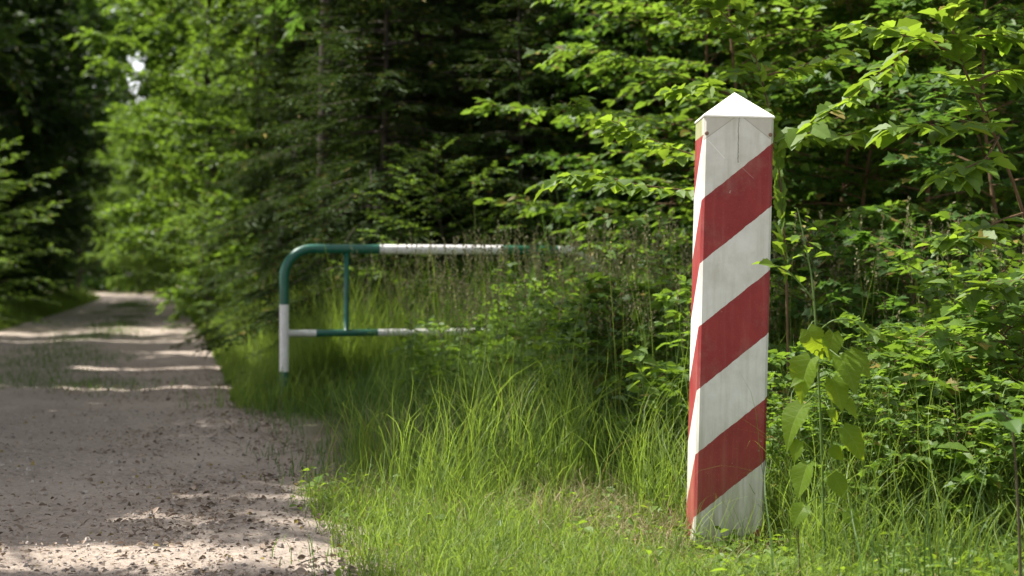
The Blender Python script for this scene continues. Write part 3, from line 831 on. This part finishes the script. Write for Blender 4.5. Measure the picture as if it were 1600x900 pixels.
# ---- far wood that reads as one dark mass
r = np.random.default_rng(51)
a = Acc()
n = 70000
px = r.uniform(330, 1750, n); Z = r.uniform(42, 80, n)
P = np.stack([(px - 800) / FPX * Z, Z, r.uniform(0, 19, n)], -1)
n2 = 26000
y2 = r.uniform(24, 120, n2)
P2 = np.stack([road_left(y2) - 9 - r.uniform(0, 14, n2), y2, r.uniform(0, 18, n2)], -1)
n3 = 34000
px = r.uniform(40, 420, n3); Z = r.uniform(150, 190, n3); n3 = len(px)
P3 = np.stack([(px - 800) / FPX * Z, Z, 36 * r.random(n3) ** .9], -1)
hx, hy = 800 + P3[:, 0] / P3[:, 1] * FPX, HOR - (P3[:, 2] - CAMZ) / P3[:, 1] * FPX
P3 = P3[(np.hypot((hx - 212) / 24, (hy - 118) / 52) > r.uniform(.6, 1.3, n3)) & (np.hypot((hx - 185) / 16, (hy - 12) / 14) > r.uniform(.5, 1.2, n3))]
P = np.concatenate([P, P2, P3])
put_leaves(a, DIAMOND, P, r.normal(0, 1, (len(P), 3)) * (1, 1, .4), np.array([0, 0, 1]) + r.normal(0, .5, (len(P), 3)), np.where(P[:, 1] > 140, 1.6, 1) * r.uniform(.5, .95, len(P)))
o = a.build('distant_wood', L_FOREST); o['kind'] = 'stuff'

# ------------------------------------------------------------------ grass
def blades(acc, r, xy, h, w, lean=.5, segs=5, mat=0, curl=.0):
    n = len(xy)
    az = r.uniform(0, 2 * np.pi, n)
    d = np.stack([np.cos(az), np.sin(az), 0 * az], -1)
    ln = lean * r.uniform(.2, 1.6, n)
    tw = r.normal(0, .5, n)
    sd = np.stack([-np.sin(az + tw), np.cos(az + tw), 0 * az], -1)
    t = np.linspace(0, 1, segs + 1)
    th = (.06 + ln[:, None] * 1.6 * t[None] ** 1.3)
    st = h[:, None] / segs
    dx = np.sin(th) * st; dz = np.cos(th) * st
    ox = np.concatenate([np.zeros((n, 1)), dx[:, :-1].cumsum(1)], 1)
    oz = np.concatenate([np.zeros((n, 1)), dz[:, :-1].cumsum(1)], 1)
    base = np.stack([xy[:, 0], xy[:, 1], gz(xy[:, 0], xy[:, 1]) - .01], -1)
    cl = curl * np.sin(t[None] * 5 + r.uniform(0, 6, (n, 1))) * h[:, None] * t[None]
    C = base[:, None] + d[:, None] * ox[..., None] + np.array([0, 0, 1.]) * oz[..., None] + sd[:, None] * cl[..., None]
    ww = w[:, None] * (1 - t[None] ** 2.2) + .0003
    A_, B_ = C - sd[:, None] * ww[..., None] / 2, C + sd[:, None] * ww[..., None] / 2
    V = np.stack([A_, B_], 2).reshape(-1, 3)
    k = 2 * (segs + 1)
    q = np.arange(segs) * 2
    F = np.stack([q, q + 1, q + 3, q + 2], -1)
    acc.add(V, [(F[None] + (np.arange(n) * k)[:, None, None]).reshape(-1, 4)], mat)
    return C[:, -1], d

def scatter(r, n, x0, x1, y0, y1, f):
    P = np.stack([r.uniform(x0, x1, n), r.uniform(y0, y1, n)], -1)
    return P[r.random(n) < f(P[:, 0], P[:, 1])]

def clumpy(x, y, s=1.):
    return np.clip(.55 + .75 * dapple(x * s + 31, y * s - 17), .05, 1)

r = np.random.default_rng(61)
# short sunny grass round the post
a = Acc()
f = lambda x, y: (x > road_right(y) - .06 + .16 * dapple(x * 3, y * 3)) * (y < 7.7 + .4 * dapple(x, y)) * np.clip(.62 + .8 * dapple(x * 1.6 + 3, y * 1.6), .12, 1) * np.clip((x - road_right(y) + .1) / .35, .12, 1)
near = lambda q: 1 - .62 * np.exp(-((q[:, 0] - .86) / .24) ** 4 - ((q[:, 1] - 5.68) / .38) ** 4)      # trodden down in front of the post
vary = lambda q: np.clip(.75 + .55 * dapple(q[:, 0] * 1.3, q[:, 1] * 1.3), .45, 1.5) * near(q)
xy = scatter(r, 170000, -1.6, 3.6, 4.6, 8, f)
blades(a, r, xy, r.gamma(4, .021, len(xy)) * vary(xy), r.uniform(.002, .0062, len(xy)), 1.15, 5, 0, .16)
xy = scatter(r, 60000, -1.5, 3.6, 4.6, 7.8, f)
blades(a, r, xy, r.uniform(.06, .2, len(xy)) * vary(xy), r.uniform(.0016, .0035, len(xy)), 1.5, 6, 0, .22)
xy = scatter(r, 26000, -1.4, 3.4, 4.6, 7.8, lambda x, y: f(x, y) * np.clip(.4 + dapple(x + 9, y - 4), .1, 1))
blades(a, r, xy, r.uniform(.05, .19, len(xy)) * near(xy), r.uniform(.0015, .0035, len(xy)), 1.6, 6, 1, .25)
q = np.concatenate([np.array(c) + r.normal(0, 1, (420, 2)) * (sx_, sy_) for c, sx_, sy_ in (((.15, 6.6), .25, .2), ((.6, 6.2), .25, .2), ((1.0, 5.85), .2, .08))])
blades(a, r, q, r.uniform(.06, .26, len(q)) * near(q), r.uniform(.0016, .004, len(q)), 1.8, 6, 1, .25)
xy = scatter(r, 16000, -1.3, 3.4, 4.8, 7.6, lambda x, y: f(x, y) * np.clip(dapple(x * 1.5, y * 1.5 + 8), 0, 1))
blades(a, r, xy, r.uniform(.16, .42, len(xy)) * near(xy), r.uniform(.002, .005, len(xy)), .9, 7, 0, .12)
y_ = r.uniform(4.9, 7.6, 9000)
xy = np.stack([road_right(y_) + r.uniform(-.02, .55, 9000), y_], -1)
xy = xy[r.random(9000) < np.clip(.35 + .9 * dapple(xy[:, 0] * 2.2, xy[:, 1] * 2.2 + 3), .05, 1)]
blades(a, r, xy, r.gamma(4, .02, len(xy)), r.uniform(.002, .006, len(xy)), 1.2, 5, 0, .15)
# small creeping leaves among it
xy = scatter(r, 60000, -1.4, 3.5, 4.6, 7.5, lambda x, y: f(x, y) * np.clip(.35 + dapple(x * .9 + 5, y * .9), .05, 1))
P = np.stack([xy[:, 0], xy[:, 1], gz(xy[:, 0], xy[:, 1]) + r.gamma(3, .018, len(xy)) * near(xy)], -1)
put_leaves(a, OVAL, P, r.normal(0, 1, P.shape) * (1, 1, .4), np.array([0, 0, 1]) + r.normal(0, .4, P.shape), r.gamma(5, .0055, len(P)), 2)
o = a.build('short_grass', [G_SHORT, G_DRY, L_HERO]); o['kind'] = 'stuff'

# tall grass between the barrier and the post
a = Acc()
def f_tall(x, y):
    e = x - road_right(y)
    return (e > .04 + .16 * dapple(x * 2, y * 2)) * np.clip(e / .8, .3, 1) * np.clip((y - 6.45 - .3 * dapple(x * 2, 3.)) / .9, 0, 1) ** 1.5 * clumpy(x, y, 1.3)
xy = scatter(r, 150000, -3.6, 3.6, 6.6, 14.5, f_tall)
e = np.clip((xy[:, 0] - road_right(xy[:, 1])) / 1.5, .22, 1)
h = r.gamma(7, .085, len(xy)) * e * np.clip(.85 + (xy[:, 1] - 8) * .14, .8, 1.5) * np.clip(.75 + .35 * dapple(xy[:, 0], xy[:, 1]), .5, 1.2)
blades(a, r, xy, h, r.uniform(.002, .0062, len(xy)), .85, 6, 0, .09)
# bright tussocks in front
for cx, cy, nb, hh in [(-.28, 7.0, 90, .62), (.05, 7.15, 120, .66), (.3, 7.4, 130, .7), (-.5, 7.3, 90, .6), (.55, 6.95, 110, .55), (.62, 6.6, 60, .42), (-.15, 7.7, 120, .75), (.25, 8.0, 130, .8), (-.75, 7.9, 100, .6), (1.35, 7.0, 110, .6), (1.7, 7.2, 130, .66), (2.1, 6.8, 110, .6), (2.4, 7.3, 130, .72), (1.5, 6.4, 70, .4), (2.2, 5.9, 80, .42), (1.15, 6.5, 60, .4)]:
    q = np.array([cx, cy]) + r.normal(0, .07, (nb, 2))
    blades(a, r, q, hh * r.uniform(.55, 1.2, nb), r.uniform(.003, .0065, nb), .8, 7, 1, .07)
q = np.array([-1.8, 12.15]) + r.normal(0, 1, (650, 2)) * (.3, .14)
blades(a, r, q, r.uniform(.16, .46, len(q)), r.uniform(.003, .007, len(q)), .9, 5, 1, .1)
q = np.array([.8, 5.82]) + r.normal(0, 1, (110, 2)) * (.2, .08)
blades(a, r, q, r.uniform(.1, .3, len(q)), r.uniform(.002, .005, len(q)), .8, 6, 1, .1)
q = np.array([-1.85, 12.2]) + r.normal(0, 1, (1300, 2)) * (.7, .55)
q = q[q[:, 0] > road_right(q[:, 1]) - .1]
blades(a, r, q, r.gamma(3, .06, len(q)), r.uniform(.003, .007, len(q)), 1.0, 5, 0, .1)
q = scatter(r, 9000, .55, 2.6, 5.35, 7.2, lambda x, y: ((x > 1.02) | (y > 6.35)) * np.clip(.45 + .9 * dapple(x * 1.7 + 4, y * 1.7), .08, 1))
blades(a, r, q, r.gamma(6, .062, len(q)), r.uniform(.0018, .005, len(q)), 1.0, 8, 1, .13)
q = scatter(r, 1500, 1.1, 2.7, 5.5, 7.4, lambda x, y: np.clip(.4 + dapple(x + 2, y), .1, 1))
blades(a, r, q, r.uniform(.4, .85, len(q)), r.uniform(.0018, .0035, len(q)), .35, 7, 1, .05)
# flowering stalks
xy = scatter(r, 4500, -1.7, 3.2, 7.2, 12.4, lambda x, y: f_tall(x, y) * (x - road_right(y) > .9))
tip, d = blades(a, r, xy, r.uniform(.8, 1.38, len(xy)), np.full(len(xy), .0032), .14, 5, 1, .03)
for j in range(14):
    P = tip - np.array([0, 0, 1]) * (.012 * j) - d * (.002 * j) + r.normal(0, .004, tip.shape)
    put_leaves(a, DIAMOND, P, np.array([0, 0, 1.]) + r.normal(0, .5, P.shape), r.normal(0, 1, P.shape), r.uniform(.012, .024, len(P)), 2)
xy = scatter(r, 2200, -2.5, 3.4, 6.7, 11, lambda x, y: f_tall(x, y))
blades(a, r, xy, r.uniform(.2, .6, len(xy)), r.uniform(.002, .004, len(xy)), .9, 6, 3, .08)
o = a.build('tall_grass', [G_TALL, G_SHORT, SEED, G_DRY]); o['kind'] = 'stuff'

# verge grass along the track, both sides
a = Acc()
n = 120000
y = 12.8 + 75 * r.random(n) ** 1.7
e = np.abs(r.normal(0, .9, n)) - .12
xy = np.stack([road_right(y) + e + .1 * dapple(y * 2, e), y], -1)
blades(a, r, xy, r.gamma(5, .085, n) * np.clip(e / .8 + .35, .25, 1.4), r.uniform(.004, .010, n) * np.clip(y / 20, 1, 3), .6, 4, 0)
n = 22000
y = 17 + 75 * r.random(n) ** 1.5
e = np.abs(r.normal(0, 1.2, n)) + .05
xy = np.stack([road_left(y) - e + .2, y], -1)
blades(a, r, xy, r.gamma(5, .075, n) * np.clip(e / 1.1 + .3, .3, 1.2), r.uniform(.006, .014, n) * np.clip(y / 20, 1, 3), .6, 4, 0)
o = a.build('verge_grass', [G_SHORT]); o['kind'] = 'stuff'

# grass on the track: middle strip patches
a = Acc()
n = 60000
y = 8 + 70 * r.random(n) ** 1.4
c = road_right(y) - 2.15 + r.normal(0, .38, n)
keep = (dapple(c * .8, y * .45) + .3 * (y > 19) > .25) & (y > 13.2) | (np.hypot((c + 4.45) / .55, (y - 14.7) / .7) < r.uniform(.4, 1.1, n))
xy = np.stack([c, y], -1)[keep]
q = np.stack([r.uniform(-1.9, -.4, 2600), r.uniform(5, 12.5, 2600)], -1)
q = q[(q[:, 0] - road_right(q[:, 1]) > -.28) & (q[:, 0] < road_right(q[:, 1]) + .25) & (r.random(2600) < clumpy(q[:, 0], q[:, 1], 2.))]
q2 = np.stack([r.normal(-4.3, .5, 1800), r.normal(14.7, .55, 1800)], -1)
xy = np.concatenate([xy, q, q2])
C_, _ = blades(a, r, xy, r.gamma(4, .018, len(xy)), r.uniform(.003, .007, len(xy)) * np.clip(xy[:, 1] / 14, 1, 3), .8, 3, 0)
o = a.build('track_grass', [G_TALL]); o['kind'] = 'stuff'

# low plants covering the forest floor
a = Acc()
n = 36000
P = np.stack([r.uniform(-3, 9, n), 8 + 16 * r.random(n) ** 1.3, r.gamma(3, .09, n)], -1)
P = P[(P[:, 0] - road_right(P[:, 1]) > 1.4) & (r.random(n) < clumpy(P[:, 0] * .8, P[:, 1] * .8)) & ((P[:, 0] > .2) | (P[:, 1] > 13))]
put_leaves(a, OVAL, P, r.normal(0, 1, P.shape) * (1, 1, .3), np.array([0, 0, 1]) + r.normal(0, .35, P.shape), r.uniform(.05, .11, len(P)))
o = a.build('ground_cover', [L_FOREST]); o['kind'] = 'stuff'

# fallen leaves, chips and grit on the track
a = Acc()
n = 60000
y = 4.9 + 13 * r.random(n) ** 1.7
u_ = r.beta(1.2, .9, n)
x = road_left(y) + 4.55 * u_ + r.normal(0, .1, n)
kp = (x > -4.8) & (r.random(n) < (x < road_right(y) + .12 + .1 * r.random(n)) * np.clip(.22 + 1.3 * np.maximum(0, u_ - .6) + .5 * dapple(x * 1.4, y * 1.4), .08, 1))
P = np.stack([x, y, np.where(x < road_right(y), .037, .015)], -1)[kp]
put_leaves(a, OVAL, P, r.normal(0, 1, P.shape) * (1, 1, .12), np.array([0, 0, 1]) + r.normal(0, .5, P.shape), np.minimum(r.gamma(2.6, .0058, len(P)), .05))
n = 4500
xy = np.stack([r.uniform(-4.4, -.3, n), 4.9 + 7 * r.random(n) ** 1.5], -1)
xy = xy[xy[:, 0] < road_right(xy[:, 1]) - .05]
P = np.stack([xy[:, 0], xy[:, 1], np.full(len(xy), .034)], -1)
CH = (np.array([[-.5, -.35, 0], [.5, -.3, 0], [.4, .4, 0], [-.45, .35, 0], [-.3, -.2, .45], [.35, -.15, .5], [.2, .25, .4], [-.3, .2, .5]]), np.array([[4, 5, 6, 7], [0, 1, 5, 4], [1, 2, 6, 5], [2, 3, 7, 6], [3, 0, 4, 7]]))
put_leaves(a, CH, P, r.normal(0, 1, P.shape) * (1, 1, .1), np.array([0, 0, 1]) + r.normal(0, .2, P.shape), r.gamma(3, .0035, len(P)), 1)
o = a.build('leaf_litter', [LITTER, PEBBLE]); o['kind'] = 'stuff'

# ------------------------------------------------------------------ plants in focus
def plant(name, label, cat, px, Z, stems, lmat, T, group=None, stem_mat=TWIG, seed=0, r0=.006):
    """stems: list of dicts pts=[(px,py,Z)...], k leaves, size, ln (petiole twig length), sides twigs"""
    x, y = (px - 800) / FPX * Z, Z
    root = thing(name, label, cat, (x, y, float(gz(np.array(x), np.array(y)))), group)
    org = np.array(root.location)
    r = np.random.default_rng(seed)
    tw, lv = Acc(), Acc()
    for s in stems:
        K = np.array([at(*p) for p in s['pts']])
        if s.get('ground'): K = np.concatenate([[org + np.array([0, 0, -.05])], K])
        tt = np.linspace(0, 1, 4 * len(K))
        C = interp(K, tt)
        for _ in range(2):
            C[1:-1] = (C[:-2] + 2 * C[1:-1] + C[2:]) / 4
        C -= org
        tw.tube(C, np.linspace(s.get('r', r0), s.get('r1', .0018), len(C)), 6, cap=False)
        k = s.get('k', 10)
        us = np.linspace(s.get('u0', .3), 1, k)
        sp = interp(C, us)
        dd = nrm(interp(np.gradient(C, axis=0), us))
        if s.get('mode') == 'pairs':      # upright stem, leaves all round
            az = np.arange(k) * 2.4 + r.uniform(-.4, .4, k)
            D = np.stack([np.cos(az), np.sin(az), r.uniform(-.3, .4, k)], -1)
            P = sp + D * .02
            put_leaves(lv, T, P, D + np.array([0, 0, s.get('hang', 0.)]), np.array([0, 0, 1.]) + r.normal(0, .3, D.shape), s['size'] * r.uniform(.6, 1.15, k) * np.where(us > .9, .6, 1))
        else:
            ang = np.where(np.arange(k) % 2 == 0, 1, -1) * r.uniform(.5, 1.1, k) * np.where(us > .96, .1, 1)
            c, sn = np.cos(ang), np.sin(ang)
            D = np.stack([dd[:, 0] * c - dd[:, 1] * sn, dd[:, 0] * sn + dd[:, 1] * c, dd[:, 2] * .6 + r.normal(-.1, .15, k)], -1)
            D[:, 2] = np.clip(D[:, 2], -.5, .5)
            if s.get('tw', 0):
                spray(lv, tw, r, sp, D, s['tw'] * r.uniform(.5, 1.2, k) * (1.1 - .5 * us), s.get('kt', 6), T, s['size'], .15, .3, .0022)
            else:
                put_leaves(lv, T, sp + nrm(D) * .012, D, np.array([0, 0, 1.]) + r.normal(0, .28, D.shape), s['size'] * r.uniform(.7, 1.15, k))
    tw.build('stem', stem_mat, root, True)
    lv.build('leaves', lmat, root)
    return root

# sapling rooted just right of the frame, arching in over the top right
plant('sapling', 'sapling at the right edge with sunlit branches arching in over the top right', 'sapling', 1690, 6.2, [
    dict(pts=[(1665, 700, 6.2), (1640, 480, 6.2), (1590, 300, 6.15), (1545, 190, 6.1), (1500, 95, 6.05), (1482, 20, 6.0), (1500, -40, 6.0)], ground=1, k=14, u0=.55, size=0.114, tw=.16, kt=5, r=.011),
    dict(pts=[(1498, 90, 6.05), (1460, 68, 6.0), (1400, 52, 5.9), (1345, 38, 5.85)], k=9, size=0.120, tw=.12, kt=4),
    dict(pts=[(1488, 62, 6.05), (1425, 72, 6.1), (1385, 105, 6.1), (1330, 150, 6.1), (1290, 175, 6.05), (1255, 200, 6.0)], k=12, size=0.120, tw=.11, kt=4, u0=.15),
    dict(pts=[(1545, 190, 6.1), (1500, 200, 5.95), (1455, 195, 5.85), (1405, 198, 5.8)], k=9, size=0.138, tw=.1, kt=4, u0=.1),
    dict(pts=[(1495, 60, 6.05), (1540, 55, 6.1), (1600, 50, 6.1)], k=9, size=0.120, tw=.14, kt=5, u0=.1),
    dict(pts=[(1560, 215, 6.1), (1540, 250, 5.9), (1510, 262, 5.8), (1480, 275, 5.75)], k=8, size=0.120, tw=.12, kt=4),
    dict(pts=[(1520, 130, 6.1), (1560, 110, 6.2), (1610, 105, 6.2)], k=8, size=0.120, tw=.12, kt=4),
    dict(pts=[(1610, 330, 6.15), (1560, 345, 6.0), (1520, 370, 5.9), (1490, 372, 5.9)], k=9, size=0.114, tw=.14, kt=5),
    dict(pts=[(1630, 430, 6.2), (1580, 440, 6.1), (1530, 452, 6.0)], k=8, size=0.108, tw=.14, kt=5),
    ], L_HERO, OVATE, seed=71)
plant('sapling', 'thin sapling behind the post whose bright branch reaches left of the post cap', 'sapling', 1230, 7.4, [
    dict(pts=[(1232, 600, 7.4), (1228, 400, 7.4), (1215, 230, 7.4), (1190, 120, 7.4), (1160, 20, 7.4)], ground=1, k=14, u0=.35, size=0.108, tw=.2, kt=6, r=.009),
    dict(pts=[(1205, 190, 7.4), (1150, 150, 7.3), (1100, 132, 7.2), (1070, 138, 7.2)], k=8, size=0.120, tw=.15, kt=5, u0=.1),
    dict(pts=[(1215, 310, 7.4), (1100, 300, 7.4), (1000, 290, 7.4), (930, 272, 7.3), (885, 275, 7.3)], k=16, size=0.120, tw=.16, kt=5, u0=.2),
    dict(pts=[(1205, 270, 7.4), (1090, 245, 7.6), (1010, 215, 7.6), (960, 190, 7.6)], k=14, size=0.108, tw=.16, kt=5, u0=.2),
    dict(pts=[(1180, 90, 7.4), (1140, 30, 7.5), (1110, 5, 7.5)], k=8, size=0.114, tw=.15, kt=5, u0=.2),
    dict(pts=[(1215, 230, 7.4), (1260, 205, 7.3), (1310, 215, 7.2), (1345, 205, 7.2)], k=9, size=0.120, tw=.14, kt=4, u0=.1),
    dict(pts=[(1190, 120, 7.4), (1260, 100, 7.5), (1330, 80, 7.5)], k=10, size=0.108, tw=.16, kt=5, u0=.1),
    ], L_HERO, OVATE, seed=72)
# tall plant with heart shaped leaves
root = plant('tall_herb', 'tall single stemmed plant with big heart shaped leaves right of the striped post', 'plant', 1290, 5.35, [
    dict(pts=[(1284, 700, 5.35), (1278, 560, 5.35), (1270, 440, 5.35), (1258, 380, 5.37), (1246, 325, 5.38)], ground=1, k=16, u0=.72, size=.055, mode='pairs', r=.0055),
    dict(pts=[(1272, 470, 5.35), (1248, 440, 5.33), (1225, 418, 5.32), (1203, 413, 5.32)], k=6, size=.06, u0=.3, r=.003),
    dict(pts=[(1276, 520, 5.35), (1300, 500, 5.3), (1330, 498, 5.3), (1365, 520, 5.3)], k=7, size=.055, u0=.3, r=.003)], L_HERO, OVATE, stem_mat=STEM, seed=73)
r = np.random.default_rng(74)
org = np.array(root.location)
for px, py, dx, dz, sz, nx in ((1262, 515, .35, -.9, .105, -.2), (1302, 520, -.25, -.9, .10, .3), (1268, 560, -.55, -.8, .14, -.3), (1312, 558, .35, -.9, .14, .3), (1328, 548, .6, -.75, .12, .2),
                           (1257, 632, -.5, -.8, .155, -.25), (1300, 592, .3, -.9, .12, .2), (1262, 725, -.45, -.85, .13, -.2), (1318, 668, .6, -.7, .13, .3), (1300, 740, .5, -.8, .11, .2), (1250, 690, -.6, -.5, .07, -.3), (1316, 625, .7, -.5, .075, .3), (1258, 790, -.5, -.7, .085, -.2), (1322, 800, .6, -.6, .08, .2), (1298, 700, .4, -.5, .06, .1), (1255, 592, -.7, -.3, .06, 0), (1296, 640, .5, -.3, .055, .2)):
    p = at(px, py, 5.3 + r.uniform(-.06, .05)) - org
    stem_p = at(1281 + (py - 600) * .045, py - 14, 5.35) - org
    D = np.array([[dx, r.uniform(-.55, -.2), dz]])
    N = np.array([[nx - .3, -.68, .75]]) + r.normal(0, .15, (1, 3))
    HT = leaf_shape(16, r.uniform(.36, .47), serr=.1, peak=r.uniform(.24, .32), heart=.9, droop=r.uniform(.1, .7), fold=r.uniform(-.02, .2), p1=.5, p2=1.05)
    HT[0][:, 2] += .03 * np.sin(HT[0][:, 1] * 9 + r.uniform(0, 6)) * np.abs(HT[0][:, 0]) / .4
    a = Acc(); put_leaves(a, HT, p[None], D + r.normal(0, .15, (1, 3)), N, np.array([sz * r.uniform(.85, 1.02)]))
    lf = a.build('heart_leaf', L_HEART, root)
    uvl = lf.data.uv_layers.new(name='blade')
    vi = np.array([l_.vertex_index for l_ in lf.data.loops])
    uvl.data.foreach_set('uv', HT[0][vi][:, :2].astype(np.float32).ravel())
    a = Acc(); a.tube([stem_p, (stem_p + p) / 2 + np.array([0, 0, .012]), p], .0018, 5, cap=False); a.build('leaf_stalk', STEM, lf, True)

UP = dict(mode='pairs')
for nm, lab, px, Z, pts, k, size, lm, sd in (
    ('seedling', 'small upright seedling with bright star of leaves left of the striped post', 1012, 7.3, [(1008, 640, 7.3), (1003, 580, 7.3), (992, 540, 7.3)], 20, .10, L_HERO, 81),
    ('seedling', 'upright seedling with broad paired leaves in the grass below the barrier', 848, 8.8, [(848, 600, 8.8), (846, 560, 8.8), (848, 525, 8.8)], 18, .13, L_HERO, 82),
    ('seedling', 'tall thin stalk with few leaves rising between barrier and post', 1060, 8.2, [(1060, 600, 8.2), (1050, 470, 8.2), (1046, 350, 8.2)], 16, .08, L_BRIGHT, 83),
    ('seedling', 'leafy stalk topping out above the right end of the barrier', 900, 10.3, [(905, 520, 10.3), (915, 420, 10.3), (920, 345, 10.3)], 16, .09, L_BRIGHT, 84),
    ('seedling', 'leafy stalk crossing the green part of the top rail', 848, 10.6, [(850, 520, 10.6), (848, 420, 10.6), (852, 345, 10.6)], 16, .09, L_BRIGHT, 85),
    ('seedling', 'tall leafy stalk with a pale tip in the right hand grass', 1515, 6.6, [(1512, 640, 6.6), (1505, 540, 6.6), (1490, 440, 6.6), (1455, 370, 6.6)], 16, .11, L_HERO, 86),
    ('seedling', 'broad leaved seedling in the right hand grass with flat yellow green leaves', 1445, 6.1, [(1445, 740, 6.1), (1440, 670, 6.1), (1432, 635, 6.1)], 14, .15, L_HERO, 87),
    ('seedling', 'leafy seedling near the right edge with a large pale leaf', 1560, 5.9, [(1560, 720, 5.9), (1552, 640, 5.9), (1560, 570, 5.9)], 20, .13, L_HERO, 88),
    ('seedling', 'bushy seedling low at the bottom right corner', 1540, 5.5, [(1540, 800, 5.5), (1530, 740, 5.5), (1520, 690, 5.5)], 22, .11, L_HERO, 89),
    ('seedling', 'short fern like seedling hanging over the middle of the barrier rail', 790, 10.0, [(790, 520, 10), (786, 450, 10), (790, 405, 10)], 26, .10, L_BRIGHT, 90),
    ('seedling', 'slim seedling with drooping leaves in the tall grass at the centre', 690, 9.0, [(690, 640, 9), (700, 590, 9), (712, 560, 9)], 16, .11, L_BRIGHT, 91),
    ):
    plant(nm, lab, 'plant', px, Z, [dict(pts=pts, ground=1, k=k, u0=.35, size=size, r=.0045, **UP)], lm, OVATE, seed=sd, stem_mat=STEM)
plant('dark_stalk', 'dark out of focus stalk at the right edge with drooping leaves', 'plant', 1596, 4.5, [dict(pts=[(1594, 860, 4.5), (1588, 740, 4.5), (1582, 660, 4.5), (1560, 640, 4.5)], ground=1, k=7, u0=.75, size=.12, r=.0055, mode='pairs')], L_FOREST, OVATE, seed=92, stem_mat=DARKSTEM)
plant('dark_stalk', 'short dark broken stalk at the bottom edge beside the heart leaved plant', 'plant', 1252, 4.9, [dict(pts=[(1250, 890, 4.9), (1246, 830, 4.9)], ground=1, k=2, u0=.98, size=.02, r=.004, mode='pairs')], L_FOREST, OVATE, seed=93, stem_mat=DARKSTEM)
a = Acc(); r = np.random.default_rng(95)
q = np.array([at(1410, 900, 4.75)[0], 4.75]) + r.normal(0, .09, (46, 2)) * (1.6, .8)
blades(a, r, q, r.uniform(.2, .6, 46), r.uniform(.003, .008, 46), .6, 7, 0, .05)
o = a.build('grass_tuft', [G_TALL])
o['label'], o['category'] = 'dark upright tuft of broad grass blades at the bottom edge right of the post', 'grass tuft'
